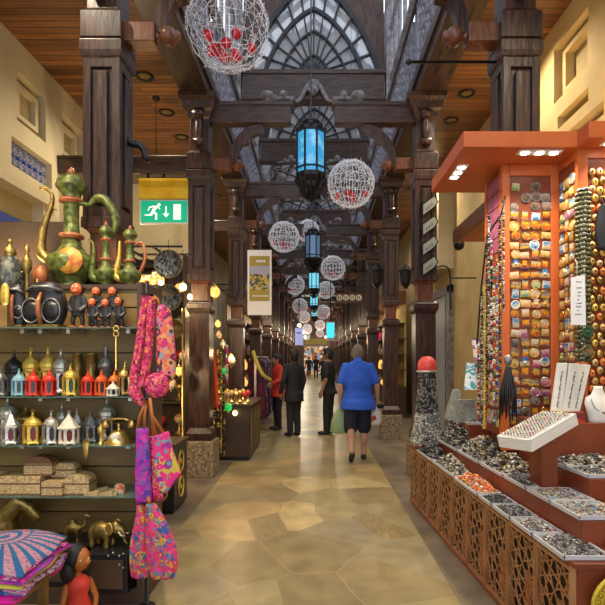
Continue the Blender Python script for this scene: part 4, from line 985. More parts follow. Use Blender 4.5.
sbox(-14, 3, 477, 497, .1, 3.2, z, 'inlaid box cut by the left edge of the photo'); sbox(5, 45, 479, 497, .12, 3.2, z, 'long low inlaid box, widest on the shelf'); b2 = (497 - 479) * 3.2 / 500
sbox(28, 56, 461, 480, .10, 3.22, z + b2, 'arched chest with dark lid standing on the long box', 1, 'boxd'); sbox(45.5, 66, 483, 497, .10, 3.16, z, 'small inlaid box between the long box and the chest', 0)
sbox(67.5, 93, 477, 497, .12, 3.2, z, 'inlaid chest with arched lid in the middle of the shelf', 1); sbox(55, 79, 470, 484.5, .09, 3.26, z + (497 - 483) * 3.16 / 500 + .0, 'pointed-lid inlaid chest stacked above the small box', 2)
for k in range(14):
    px = 86 + (k % 7) * 4.9; row = k // 7; Y = 3.13 + .1 * row; s = .024 + .006 * (k % 3)
    o = MB().box(-s / 2, s / 2, -s / 2, s / 2, 0, s * .8).build('tiny_box', 'box', loc=(wx(px, Y), Y, z), bevel=.002); tag(o, f'tiny straw cube box, {ORD[k % 7]} from left in the {"front" if not row else "back"} row', 'box', 'tiny cube boxes')
o = MB().lathe([(.032, 0), (.034, .04), (.030, .055), (.005, .06)], n=18).build('round_box', pat('painted_lid', [(.5, .08, .04), (.1, .35, .35), (.6, .4, .2)], 60), loc=(wx(120, 3.2), 3.2, z + .0)); tag(o, 'small round painted box at right end of the box shelf', 'box')
# figurines shelf --------------------------------------------------------
def monkey(h):
    t = thing('monkey_figurine', 'x', 'figurine'); s = h / .28; mb = MB()
    mb.ell([(0, 0, .07 * s, .035 * s, .028 * s), (0, 0, .11 * s, .045 * s, .036 * s), (0, 0, .16 * s, .042 * s, .032 * s), (0, 0, .195 * s, .03 * s, .026 * s)], 12)
    mb.ball((0, 0, .232 * s), .038 * s, 12, 10, (1, .95, 1.15))
    for q in (-1, 1):
        limb(mb, [(q * .036 * s, 0, .18 * s), (q * .056 * s, -.005 * s, .13 * s), (q * .03 * s, -.03 * s, .10 * s)], [.014 * s, .012 * s, .010 * s], 8)
        limb(mb, [(q * .02 * s, 0, .085 * s), (q * .03 * s, -.006 * s, .045 * s), (q * .028 * s, 0, .012 * s)], [.018 * s, .015 * s, .012 * s], 8)
        mb.ball((q * .04 * s, 0, .24 * s), .011 * s, 8, 5)
    mb.build('body', 'monkey', t, remesh=.006)
    MB().ball((0, -.022 * s, .230 * s), .033 * s, 12, 8, (1, .75, 1.15)).ball((0, -.046 * s, .216 * s), .017 * s, 8, 6, (1.35, .6, .55)).build('face', 'mface', t)
    for q in (-1, 1): MB().ball((q * .012 * s, -.045 * s, .243 * s), .0055 * s, 6, 5).build('eye', 'ivory', t)
    MB().ball((-.028 * s, -.012 * s, .006 * s), .02 * s, 8, 5, (.8, 1.2, .35)).ball((.028 * s, -.012 * s, .006 * s), .02 * s, 8, 5, (.8, 1.2, .35)).build('feet', 'mface', t)
    return t
mk = monkey(.28); mk.location = (wx(78, 3.18), 3.18, ZS[0]); tag(mk, 'largest black carved monkey with red feet and raised red crest', 'figurine', 'carved monkey figurines')
mk.scale = (1.05,) * 3
for px, h, Y, z, lab in ((93, .70, 3.18, 0, 'leftmost of the three small black monkeys with red faces'), (106, .68, 3.18, 0, 'middle of the three small black monkeys, orange face'), (119, .72, 3.18, 0, 'rightmost of the three small black monkeys with red faces'),
                         (97, .82, 3.34, .06, 'black monkey with red face behind the left small one'), (113, .82, 3.34, .06, 'black monkey with broad red face behind the right small one')):
    dup(mk, (wx(px, Y), Y, ZS[0] + z), 0, lab, scale=h)
tag(MB().box(wx(92, 3.34), wx(119, 3.34), 3.29, 3.40, ZS[0], ZS[0] + .06).build('riser_block', 'dslat'), 'dark riser block under the two back monkeys', 'block')
def hood(px, Y, w, h, lab, z=ZS[0], rz=0):
    t = thing('carved_mask', lab, 'mask', (wx(px, Y), Y, z), rz, 'black carved masks'); mb = MB()
    rings = []
    for i in range(9):
        u = i / 8; zz = h * u; a = w / 2 * (.55 + .5 * sin(PI * min(1, u * .9 + .1))); dpt = w * .32 * (.6 + .4 * sin(PI * u))
        rings.append([(a * cos(2 * PI * k / 18), dpt * sin(2 * PI * k / 18) * (.8 if sin(2 * PI * k / 18) < 0 else 1), zz) for k in range(18)])
    mb.loft(rings); mb.build('shell', 'black', t)
    for sx in (-1, 1):
        mb = MB(); mb.lathe([(w * .22, 0), (w * .20, -.012), (w * .03, -.004)], (sx * w * .24, -w * .25, h * .36), 18, 'y'); mb.build('ear_disc', 'black', t); MB().tube([(sx * w * .25 + w * .23 * cos(2 * PI * k / 24), -w * .29, h * .36 + w * .30 * sin(2 * PI * k / 24)) for k in range(24)], .005, 6, True, True).build('disc_rim', 'dsilver', t)
    MB().tube([(0, -w * .28, h * .75), (0, -w * .42, h * .55), (0, -w * .40, h * .30), (0, -w * .30, .02)], [.008, .014, .016, .012], 8).build('nose_ridge', 'rust', t)
    MB().tube([(-w * .45, -w * .1, h * .80), (-w * .2, -w * .30, h * .88), (w * .2, -w * .30, h * .88), (w * .45, -w * .1, h * .80)], .010, 8).build('brow', 'dsilver', t)
    MB().box(-w * .4, w * .4, -w * .25, w * .2, -.0, .02).build('stand', 'dbrass', t)
    return t
hood(47, 3.2, .25, .29, 'larger black carved mask with round ear discs and gold nose'); hood(16, 3.22, .13, .28, 'narrow black carved mask at left, beside the big one')
# wicker horn vessel, dallah pots, yellow cup
t = thing('feathered_vessel', 'tall dark feather-patterned vessel at left end of top shelf', 'vessel', (wx(10, 3.32), 3.32, ZS[0]))
MB().lathe([(.04, 0), (.05, .03), (.075, .12), (.095, .25), (.10, .34), (.085, .42), (.05, .47), (.03, .49)], n=20).build('body', 'feather', t); MB().lathe([(.03, .485), (.04, .50), (.035, .53), (.015, .55), (.012, .57), (.02, .58), (.004, .60)], n=14).build('lid', 'dbrass', t)
t = thing('coffee_pot', 'slim brass coffee pot with tall lid on the top shelf', 'pot', (wx(27, 3.30), 3.30, ZS[0])); MB().lathe([(.03, 0), (.04, .05), (.035, .14), (.014, .22), (.012, .36), (.03, .40), (.032, .45), (.02, .47), (.012, .50), (.018, .52), (.004, .56)], n=16).build('body', 'dbrass', t)
MB().tube([(.03, 0, .06), (.055, 0, .14), (.06, 0, .28), (.07, 0, .33)], [.012, .010, .008, .006], 8).build('spout', 'dbrass', t); MB().tube([(-.03, 0, .38), (-.06, 0, .34), (-.06, 0, .2), (-.035, 0, .10)], .006, 6).build('handle', 'dbrass', t)
tag(MB().lathe([(.015, 0), (.028, .02), (.03, .06), (.022, .12), (.008, .14)], n=14, ry=.5).build('leaf_cup', 'gold', loc=(wx(5, 3.14), 3.14, ZS[0] + .14)), 'yellow leaf-shaped cup standing on a block at the left edge', 'cup')
tag(MB().box(wx(-4, 3.14), wx(9, 3.14), 3.12, 3.20, ZS[0], ZS[0] + .14).build('wooden_block', 'slat'), 'tan wooden block under the yellow cup', 'block')
# ewers on the top ledge
def ewer(px, Y, z, H, W, lab, medal=True, spout=None, handle=None, red_handle=False):
    t = thing('ewer', lab, 'ewer', (wx(px, Y), Y, z), 0, 'patinated ewers on the ledge'); r = W / 2
    MB().lathe([(r * .5, 0), (r * .55, H * .02), (r * .42, H * .05), (r * .75, H * .10), (r * .94, H * .16), (r, H * .22), (r * .96, H * .265), (r * .62, H * .30), (r * .44, H * .35), (r * .36, H * .42)], n=28).build('belly', 'green', t)
    MB().lathe([(r * .36, H * .42), (r * .52, H * .43), (r * .50, H * .455), (r * .34, H * .465)], n=24).build('lower_collar', 'rust', t)
    MB().lathe([(r * .34, H * .46), (r * .30, H * .55), (r * .32, H * .72), (r * .34, H * .73)], n=24).build('neck', 'green', t)
    MB().lathe([(r * .34, H * .72), (r * .50, H * .73), (r * .48, H * .755), (r * .36, H * .76)], n=24).build('upper_collar', 'rust', t)
    MB().lathe([(r * .36, H * .755), (r * .40, H * .80), (r * .62, H * .85), (r * .64, H * .88), (r * .58, H * .885), (r * .60, H * .90), (r * .46, H * .94), (r * .20, H * .965), (r * .10, H * .97)], n=24).build('lid', 'green', t)
    MB().lathe([(r * .10, H * .965), (r * .20, H * .98), (r * .14, H * 1.0), (r * .02, H * 1.03)], n=14).build('finial', 'rust', t)
    if medal: MB().lathe([(r * .56, -r * .90), (r * .5, -r * 1.0), (r * .40, -r * 1.0), (r * .36, -r * 1.04), (r * .02, -r * 1.05)], (r * .28, .02, H * .21), 24, 'y').build('medallion', 'ewgold', t)
    if spout: MB().tube(smooth([(p[0], 0, p[1]) for p in spout[0]]), spout[1] if not isinstance(spout[1], tuple) else lerpr(spout[1], len(smooth([(p[0], 0, p[1]) for p in spout[0]]))), 10).build('spout', spout[2], t)
    if handle: q = smooth([(p[0], 0, p[1]) for p in handle[0]]); MB().tube(q, lerpr(handle[1], len(q)), 8).build('handle', handle[2], t)
    return t
def smooth(pts, k=5):
    P = [Vector(p) for p in pts]; out = []
    for i in range(len(P) - 1):
        a, b_, c, d = P[max(i - 1, 0)], P[i], P[i + 1], P[min(i + 2, len(P) - 1)]
        for j in range(k):
            u = j / k; out.append(.5 * ((2 * b_) + (c - a) * u + (2 * a - 5 * b_ + 4 * c - d) * u * u + (3 * b_ - a - 3 * c + d) * u ** 3))
    return out + [P[-1]]
def lerpr(rs, n):
    return [rs[min(int(i * (len(rs) - 1) / (n - 1)), len(rs) - 2)] * (1 - (i * (len(rs) - 1) / (n - 1) - min(int(i * (len(rs) - 1) / (n - 1)), len(rs) - 2))) + rs[min(int(i * (len(rs) - 1) / (n - 1)), len(rs) - 2) + 1] * (i * (len(rs) - 1) / (n - 1) - min(int(i * (len(rs) - 1) / (n - 1)), len(rs) - 2)) for i in range(n)]
Y = 3.60; s = Y / 500
ewer(71.5, Y, 2.03, 118 * s, 46 * s, 'largest green patinated ewer with orange medallion on its belly', True,
     ([(-14 * s, 24 * s), (-30 * s, 36 * s), (-28 * s, 60 * s), (-21 * s, 80 * s), (-19 * s, 92 * s), (-24 * s, 99 * s), (-31 * s, 100 * s)], (.040, .042, .026, .018, .014, .012, .014), 'dbrass'),
     ([(6 * s, 86 * s), (18 * s, 84 * s), (25 * s, 90 * s), (34 * s, 88 * s), (42 * s, 76 * s), (44 * s, 62 * s), (38 * s, 48 * s)], (.014, .018, .03, .034, .03, .024, .012), 'green'))
tag(MB().ball((0, 0, 0), .052, 14, 10, (1, .9, 1.5)).build('red_gourd', 'rust', loc=(wx(38, 3.5), 3.53, 2.03 + .078)), 'small rust-red gourd standing on the ledge left of the largest ewer', 'gourd')
ewer(106, 3.56, 2.03, 64 * s, 21 * s, 'smaller green ewer with slim curved spout, middle of the ledge', False,
     ([(-6 * s, 8 * s), (-14 * s, 12 * s), (-12 * s, 34 * s), (-13 * s, 44 * s), (-17 * s, 48 * s)], (.03, .026, .014, .008, .006), 'green'), None)
ewer(130, 3.56, 2.03, 60 * s, 22 * s, 'small green ewer with red loop handle at right end of the ledge', False,
     ([(-6 * s, 8 * s), (-14 * s, 12 * s), (-11 * s, 30 * s), (-10 * s, 46 * s)], (.028, .026, .014, .008), 'gold'),
     ([(5 * s, 42 * s), (12 * s, 44 * s), (15 * s, 30 * s), (11 * s, 18 * s), (5 * s, 12 * s)], (.010, .012, .012, .012, .010), 'rust'))
# bottom display: elephants on dark boxes
def elephant(L):
    t = thing('brass_elephant', 'x', 'figurine'); s = L; mb = MB()
    mb.ball((0, 0, .42 * s), .27 * s, 18, 12, (1.35, .85, .85)); mb.ball((.38 * s, 0, .50 * s), .17 * s, 14, 10, (1, .85, 1.05))
    for x, y in ((-.22, -.12), (-.22, .12), (.2, -.12), (.2, .12)): limb(mb, [(x * s, y * s, .38 * s), (x * s, y * s, .18 * s), (x * s, y * s, .03 * s)], [.10 * s, .075 * s, .08 * s], 10)
    limb(mb, [(.50 * s, 0, .50 * s), (.60 * s, 0, .38 * s), (.62 * s, 0, .20 * s), (.70 * s, 0, .12 * s)], [.085 * s, .06 * s, .045 * s, .03 * s], 10)
    limb(mb, [(-.36 * s, 0, .50 * s), (-.43 * s, 0, .36 * s), (-.42 * s, 0, .22 * s)], [.02 * s, .016 * s, .02 * s], 8)
    mb.build('body', 'dbrass', t, remesh=.006)
    for q in (-1, 1): MB().ball((.30 * s, q * .17 * s, .50 * s), .15 * s, 14, 8, (.75, .16, 1.1)).build('ear', 'brass', t); MB().tube([(.50 * s, q * .07 * s, .42 * s), (.60 * s, q * .10 * s, .34 * s), (.68 * s, q * .09 * s, .36 * s)], [.022 * s, .018 * s, .008 * s], 6).build('tusk', 'ivory', t)
    return t
Zb = wz(546, 3.15)
e = elephant(.25); e.location = (wx(103, 3.15), 3.15, Zb); tag(e, 'brass elephant figurine with tusks on the black box', 'figurine'); e.rotation_euler = (0, 0, -.25)
def crate(x0, x1, y0, y1, z0, z1, lab, name='display_box', m='black'):
    t = thing(name, lab, 'box', ((x0 + x1) / 2, (y0 + y1) / 2, z0)); w, d, h = (x1 - x0) / 2, (y1 - y0) / 2, z1 - z0
    MB().box(-w, w, -d, d, 0, h).build('box_body', m, t, .004); MB().box(-w * .8, w * .8, -d - .006, -d, h * .15, h * .85).build('front_panel', 'dslat', t)
    return t
bx = crate(wx(88, 3.05), wx(129, 3.05), 3.02, 3.30, 0.10, Zb, 'black lacquered box with silver studs under the brass elephant')
mb = MB()
for px, py in ((113, 553), (119, 556), (123, 554), (119, 565), (123, 568), (108, 556)): mb.ball((wx(px, 3.01) - bx.location.x, -.147, wz(py, 3.01) - .10), .006, 6, 5)
mb.build('stud', 'silver', bx)
crate(wx(-30, 3.1), wx(84, 3.1), 3.12, 3.40, .10, Zb, 'long dark box under the brass animals at the back')
# brass camel
t = thing('brass_camel', 'small brass camel figurine left of the elephant', 'figurine', (wx(73, 3.2), 3.2, Zb)); s = .2; mb = MB()
mb.ball((0, 0, .5 * s), .2 * s, 14, 10, (1.3, .8, .9)); mb.ball((0, 0, .68 * s), .11 * s, 10, 8)
for x, y in ((-.2, -.08), (-.2, .08), (.18, -.08), (.18, .08)): limb(mb, [(x * s, y * s, .45 * s), (x * s, y * s, .22 * s), (x * s, y * s, .02 * s)], [.06 * s, .035 * s, .04 * s], 8)
limb(mb, [(.22 * s, 0, .5 * s), (.38 * s, 0, .55 * s), (.42 * s, 0, .85 * s)], [.09 * s, .06 * s, .05 * s]); limb(mb, [(.40 * s, 0, .90 * s), (.56 * s, 0, .86 * s)], [.07 * s, .04 * s])
mb.build('body', 'dbrass', t, remesh=.006)
# bronze horse bust
t = thing('bronze_bust', 'dark bronze horse head at the lower left edge', 'figurine', (wx(14, 3.22), 3.22, Zb)); mb = MB()
limb(mb, [(-.06, 0, .04), (-.05, 0, .16), (.02, 0, .26)], [.09, .07, .055]); limb(mb, [(.02, 0, .27), (.10, 0, .22), (.15, 0, .16)], [.055, .04, .032]); limb(mb, [(0, .02, .30), (0, .025, .34)], [.015, .006]); limb(mb, [(0, -.02, .30), (0, -.025, .34)], [.015, .006])
mb.build('head', 'dbrass', t, remesh=.007); MB().lathe([(.11, 0), (.11, .03), (.09, .04)], n=20).build('base', 'dbrass', t)
# painted wooden doll
t = thing('wooden_doll', 'painted wooden doll with black hair and red dress, bottom left', 'doll', (wx(78, 2.75), 2.75, 0))
h = wz(546, 2.75); MB().lathe([(.12, 0), (.12, .03), (.10, .04), (.085, .12), (.05, .22), (.06, .27), (.065, .30), (.04, .33), (.02, .34)], n=18).build('dress', 'redj', t)
mb = MB(); limb(mb, [(0, 0, .32), (0, 0, .36)], [.02, .02]); mb.ball((.01, -.01, h - .07), .055, 16, 12, (.9, 1, 1.2)); mb.ball((.03, -.062, h - .08), .012, 8, 6, (1, 1.3, 1.2))
for q in (-1, 1): limb(mb, [(q * .06, 0, .29), (q * .09, -.02, .2), (q * .07, -.05, .13)], [.02, .016, .014])
mb.build('body', 'strap', t, remesh=.006)
MB().ball((-.01, .015, h - .055), .066, 14, 10, (1, 1, 1.1)).ball((-.05, .01, h - .13), .05, 12, 8, (.8, .9, 1.3)).ball((.055, .03, h - .13), .04, 12, 8, (.8, .9, 1.3)).build('hair', 'hairb', t)
t.rotation_euler = (0, 0, .8)
for q in (-.012, .032): MB().ball((q, -.062, h - .062), .005, 8, 6).build('eye', 'ivory', t)
MB().ball((.062, 0, h - .10), .006, 8, 6).build('earring', 'ivory', t)
# folded cloth stack on a low table ---------------------------------------
FX0, FX1, FY0, FY1 = -2.15, -1.31, 2.24, 2.68
t = thing('display_table', 'low wooden table under the stack of folded cloths', 'table', (0, 0, 0)); MB().box(-2.2, -1.36, 2.27, 2.66, .40, .43).build('tabletop', 'slat', t, .004)
for x in (-2.15, -1.42):
    for y in (2.31, 2.60): MB().box(x - .02, x + .02, y - .02, y + .02, 0, .40).build('leg', 'slat', t)
def cloth(z0, h, inset, mt, lab, droop=.02, name='folded_scarf', seed=0, x1=FX1, y0=FY0):
    Q = random.Random(seed); nx, ny = 18, 10; vs = []; fs = []
    def P(i, j, k):
        u, v = i / nx, j / ny; x = FX0 + (x1 - inset - FX0) * u; y = y0 + inset * .4 + (FY1 - y0 - inset * .4) * v
        x += .012 * sin(v * 9 + seed); y += .012 * sin(u * 13 + seed * 2); e = min(1, (1 - u) * 7, v * 5 + .15) ; z = z0 + (h * max(.25, e ** .5) if k else 0) + .008 * sin(u * 7 + v * 5 + seed) - droop * (max(0, u - .8) * 3 + max(0, .25 - v) * 2)
        return (x, y, z)
    for k in (0, 1):
        for i in range(nx + 1):
            for j in range(ny + 1): vs.append(P(i, j, k))
    n = (nx + 1) * (ny + 1); I = lambda i, j, k: k * n + i * (ny + 1) + j
    for i in range(nx):
        for j in range(ny): fs.append((I(i, j, 1), I(i + 1, j, 1), I(i + 1, j + 1, 1), I(i, j + 1, 1))); fs.append((I(i, j, 0), I(i, j + 1, 0), I(i + 1, j + 1, 0), I(i + 1, j, 0)))
    for i in range(nx): fs.append((I(i, 0, 0), I(i + 1, 0, 0), I(i + 1, 0, 1), I(i, 0, 1))); fs.append((I(i, ny, 0), I(i, ny, 1), I(i + 1, ny, 1), I(i + 1, ny, 0)))
    for j in range(ny): fs.append((I(0, j, 0), I(0, j, 1), I(0, j + 1, 1), I(0, j + 1, 0))); fs.append((I(nx, j, 0), I(nx, j + 1, 0), I(nx, j + 1, 1), I(nx, j, 1)))
    o = MB().add(vs, fs, True).build(name, mt); tag(o, lab, 'scarf', 'folded cloths in the stack'); return o
zc = .432
for k, (h, ins, mt, lab) in enumerate(((.035, .05, 'hotpink', 'plain hot pink folded cloth at the bottom of the stack'), (.022, .02, 'bluecl', 'blue printed folded scarf low in the stack'), (.025, .0, 'floral', 'grey floral folded scarf in the stack'),
                                     (.022, .015, 'ystripe', 'yellow striped folded scarf in the stack'), (.022, .0, 'bagpurple', 'purple printed folded scarf in the stack'), (.024, .02, 'bandana', 'pink leopard print folded scarf, second from the top'))):
    cloth(zc, h, ins, mt, lab, seed=k); zc += h * .98
m = bpy.data.materials.new('mandala_print'); m.use_nodes = True; nt = m.node_tree; N = nt.nodes; L = nt.links; b = N['Principled BSDF']; b.inputs['Roughness'].default_value = .85
tc = N.new('ShaderNodeTexCoord'); mp = N.new('ShaderNodeMapping'); mp.inputs['Location'].default_value = (1.62, -2.60, 0); L.new(tc.outputs['Object'], mp.inputs[0])
sp = N.new('ShaderNodeSeparateXYZ'); L.new(mp.outputs[0], sp.inputs[0])
def MA(op, a, b_=None):
    n = N.new('ShaderNodeMath'); n.operation = op
    for i, q in enumerate((a, b_)):
        if q is None: continue
        if isinstance(q, (int, float)): n.inputs[i].default_value = q
        else: L.new(q, n.inputs[i])
    return n.outputs[0]
ang = MA('ARCTAN2', sp.outputs[1], sp.outputs[0]); ln = N.new('ShaderNodeVectorMath'); ln.operation = 'LENGTH'; cb = N.new('ShaderNodeCombineXYZ'); L.new(sp.outputs[0], cb.inputs[0]); L.new(sp.outputs[1], cb.inputs[1]); L.new(cb.outputs[0], ln.inputs[0])
rad = ln.outputs['Value']; spoke = MA('GREATER_THAN', MA('SINE', MA('MULTIPLY', ang, 34)), .25); ring = MA('GREATER_THAN', MA('SINE', MA('MULTIPLY', rad, 110)), .3); outer = MA('GREATER_THAN', rad, .13)
sel = MA('ADD', MA('MULTIPLY', spoke, outer), MA('MULTIPLY', ring, MA('SUBTRACT', 1, outer)))
v = N.new('ShaderNodeTexVoronoi'); v.inputs['Scale'].default_value = 55; L.new(mp.outputs[0], v.inputs[0]); dots = MA('LESS_THAN', v.outputs['Distance'], .38)
c1 = N.new('ShaderNodeMix'); c1.data_type = 'RGBA'; L.new(dots, c1.inputs[0]); c1.inputs[6].default_value = (.50, .27, .32, 1); c1.inputs[7].default_value = (.36, .12, .28, 1)
c2 = N.new('ShaderNodeMix'); c2.data_type = 'RGBA'; L.new(sel, c2.inputs[0]); L.new(c1.outputs[2], c2.inputs[6]); c2.inputs[7].default_value = (.02, .13, .32, 1); L.new(c2.outputs[2], b.inputs['Base Color'])
M['mandala'] = m
cloth(zc, .028, .01, 'mandala', 'blue and pink mandala-print cloth on top of the stack', .03, seed=9)
cloth(.445, .012, .16, 'limeg', 'thin neon green cloth edge in front of the hot pink cloth', .0, seed=4, y0=2.205)
for k, (px, w, c) in enumerate(((8, 15, 'orangecl'), (28, 14, 'slat'), (48, 13, 'box'))):
    Y = 2.24; crate(wx(px, Y) - w * Y / 1000, wx(px, Y) + w * Y / 1000, 2.2, 2.3, .0, .385, ('orange', 'tan wooden', 'straw-coloured')[k] + ' upright box below the cloth stack', 'storage_box', c)
# hanging embroidered bags and sashes at the stall's right edge --------------
def drape(secs, folds, amp, mt, name, parent=None, n=40, ph=0):
    """secs: (x, y, z, halfwidth, halfdepth)"""
    q = []
    S2 = smooth([Vector((s[0], s[1], s[2])) for s in secs], 4); W = smooth([Vector((s[3], s[4], 0)) for s in secs], 4)
    for i, (c, w) in enumerate(zip(S2, W)):
        u = i / (len(S2) - 1); rg = []
        for k in range(n):
            a = 2 * PI * k / n; f = 1 + amp * u * sin(folds * a + ph + .6 * u)
            rg.append((c.x + w.x * cos(a), c.y + w.y * sin(a) * f + amp * .35 * w.y * sin(folds * .5 * cos(a) * 3 + ph), c.z))
        q.append(rg)
    return MB().loft(q).build(name, mt, parent)
def W3(px, py, Y, hw, hd): s = Y / 500; return (wx(px, Y), Y, wz(py, Y), hw * s, hd * s)
Y = 3.0
t = thing('embroidered_scarf', 'long pink embroidered sash hanging left of the round bag', 'sash', (0, 0, 0), 0, 'pink sashes'); drape([W3(146, 295, Y, 4, 3), W3(143, 320, Y, 4.5, 3.5), W3(139, 350, Y, 4.5, 3.5), W3(134, 380, Y, 4.5, 3.5), W3(139, 396, Y, 4, 3)], 5, .35, 'sashp', 'cloth', t); drape([W3(135, 376, Y - .01, 3, 3), W3(134, 390, Y, 6, 4), W3(139, 400, Y, 6, 4), W3(142, 406, Y, 2, 2)], 4, .2, 'sashp', 'pouch', t)
t = thing('embroidered_scarf', 'second pink embroidered sash hanging close to the shelf edge', 'sash', (0, 0, 0), 0, 'pink sashes'); drape([W3(152, 297, Y - .03, 3, 3), W3(151, 315, Y - .03, 4, 4), W3(149, 345, Y - .03, 4, 4), W3(145, 372, Y - .03, 4.5, 4), W3(141, 388, Y - .03, 3, 3)], 5, .35, 'sashp', 'cloth', t, ph=1)
t = thing('embroidered_bag', 'large pink and orange embroidered shoulder bag with round pouch bottom', 'bag', (0, 0, 0)); drape([W3(160, 305, Y, 4, 3), W3(163, 312, Y, 8, 5), W3(165, 335, Y, 9, 6), W3(166, 360, Y, 10, 6), W3(166, 376, Y, 9, 6), W3(160, 384, Y, 8, 5)], 3, .12, 'bagp', 'bag_body', t)
MB().ball((wx(158, 2.97), 2.95, wz(385, 2.97)), 12.5 * Y / 500, 22, 14, (1, .45, 1)).build('round_pouch', 'sashp', t)
MB().tube([W3(160, 306, Y, 0, 0)[:3], W3(158, 300, Y, 0, 0)[:3], W3(154, 296, Y + .02, 0, 0)[:3]], .008, 6).build('strap', 'strap', t)
# leather straps
t = thing('printed_tote', 'purple printed tote bag hanging by tan straps', 'bag', (0, 0, 0)); drape([W3(142, 428, Y, 6, 3), W3(143, 450, Y, 7, 4), W3(143, 480, Y, 8, 4), W3(144, 503, Y, 8, 3)], 4, .25, 'bagpurple', 'bag_body', t)
for q in (-4, 3): MB().tube([W3(141 + q, 430, Y, 0, 0)[:3], W3(143 + q * .6, 414, Y - .02, 0, 0)[:3], W3(147, 400, Y, 0, 0)[:3]], .010, 6).build('strap', 'strap', t)
t = thing('printed_tote', 'bright pink printed tote with pointed right corner', 'bag', (0, 0, 0)); Y2 = 2.93
sx = Y2 / 500; pts = [(152, 437), (168, 431), (173, 452), (181, 474), (166, 494), (160, 490), (155, 465)]
P2 = [(wx(p[0], Y2), wz(p[1], Y2)) for p in pts]; MB().prism(P2, Y2 - .02, Y2 + .03).build('bag_body', 'bagpink', t, .012)
for q in (156, 165): MB().tube([(wx(q, Y2), Y2, wz(435, Y2)), (wx(153, Y2), Y2 - .02, wz(415, Y2)), (wx(150, Y2), Y2, wz(398, Y2))], .010, 6).build('strap', 'strap', t)
t = thing('printed_tote', 'magenta printed tote squeezed between the purple and pink totes', 'bag', (0, 0, 0)); drape([W3(153, 436, 3.04, 4, 2), W3(154, 460, 3.04, 5, 3), W3(157, 500, 3.04, 7, 3)], 3, .2, 'sashp', 'bag_body', t); MB().tube([(wx(153, 3.04), 3.04, wz(437, 3.04)), (wx(150, 3.04), 3.04, wz(400, 3.04))], .010, 6).build('strap', 'strap', t)
t = thing('drawstring_bag', 'multicoloured gathered bag hanging lowest, left one of the pair', 'bag', (0, 0, 0), 0, 'gathered bags'); drape([W3(141, 505, Y, 4, 3), W3(141, 520, Y, 6, 4), W3(139, 545, Y, 9, 5), W3(139, 566, Y, 9, 5), W3(140, 577, Y, 8, 4)], 6, .3, 'trou', 'bag_body', t); MB().tube([(wx(141, Y), Y, wz(507, Y)), (wx(143, Y), Y, wz(498, Y))], .010, 6).build('strap', 'strap', t)
t = thing('drawstring_bag', 'multicoloured gathered bag hanging lowest, right one of the pair', 'bag', (0, 0, 0), 0, 'gathered bags'); drape([W3(151, 504, Y2, 5, 3), W3(156, 520, Y2, 10, 4), W3(161, 545, Y2, 15, 5), W3(163, 565, Y2, 15, 5), W3(163, 578, Y2, 11, 4)], 6, .3, 'trou', 'bag_body', t, ph=2); MB().tube([(wx(150, Y2), Y2, wz(506, Y2)), (wx(148, Y2), Y2, wz(497, Y2))], .010, 6).build('strap', 'strap', t)
# hanging rail
t = thing('hanging_rail', 'dark upright rail at the stall edge carrying the bags', 'rail', (0, 0, 0)); MB().lathe([(.014, .0), (.014, 2.0)], (wx(147, 3.06), 3.06, 0), 10).build('upright', 'iron', t)
for py in (296, 399, 500): MB().box(wx(147, 3.06) - .012, wx(156, 3.06), 2.97, 3.065, wz(py, 3.06), wz(py, 3.06) + .006).build('hook_arm', 'iron', t)
MB().lathe([(.05, 0), (.05, .02), (.02, .03)], (wx(147, 3.06), 3.06, 0), 14).build('foot', 'iron', t)
# ------------------------------------------------------------------ right kiosk
def XE(Y): return 1.265 - .0533 * Y
def slab(mb, y0, y1, t0, t1, z0, z1):
    return mb.hexa([(XE(y0) + t0, y0, z0), (XE(y0) + t1, y0, z0), (XE(y1) + t1, y1, z0), (XE(y1) + t0, y1, z0), (XE(y0) + t0, y0, z1), (XE(y0) + t1, y0, z1), (XE(y1) + t1, y1, z1), (XE(y1) + t0, y1, z1)])
t = thing('display_counter', 'long stepped jewellery counter with carved lattice front on the right', 'counter', (0, 0, 0))
def around(z0, z1, ya, yb, t0, t1, f=0):
    mb = slab(MB(), ya, 3.70, t0, t1, z0, z1); slab(mb, 3.70, 4.15, t0, .30, z0, z1); slab(mb, 4.15, yb, t0, t1, z0, z1); return mb
around(.04, .58, 2.28, 5.32, .07, 1.15).build('lower_body', 'counterback', t)
around(.58, .60, 2.25, 5.34, .02, 1.18).build('lower_top', 'redbrown', t)
slab(MB(), 2.26, 5.33, .02, .29, 0, .05).build('plinth', 'redbrown', t)
around(.60, .725, 2.46, 5.1, .18, 1.1).build('middle_step', 'redbrown', t)
slab(MB(), 2.82, 3.70, .43, 1.1, .725, .845).build('upper_step', 'redbrown', t, .004); slab(MB(), 4.16, 4.9, .30, 1.1, .725, .845).build('upper_step', 'redbrown', t, .004)
MB().box(1.49, 2.5, 3.30, 3.415, .845, 1.10).box(1.49, 1.78, 3.415, 3.69, .845, 1.10).build('top_step', 'redbrown', t, .004)
MB().box(XE(2.28) + .04, 2.35, 2.262, 2.29, .05, .58).build('end_panel', 'redbrown', t)
ang = math.atan2(.0533, 1)
pan = fret_panel(.31, .50, .155, .0072, .005)
pan.box(-.008, 0, -.012, .012, -.02, .52).box(.31, .318, -.012, .012, -.02, .52).box(0, .31, -.012, .012, -.02, 0).box(0, .31, -.012, .012, .50, .52)
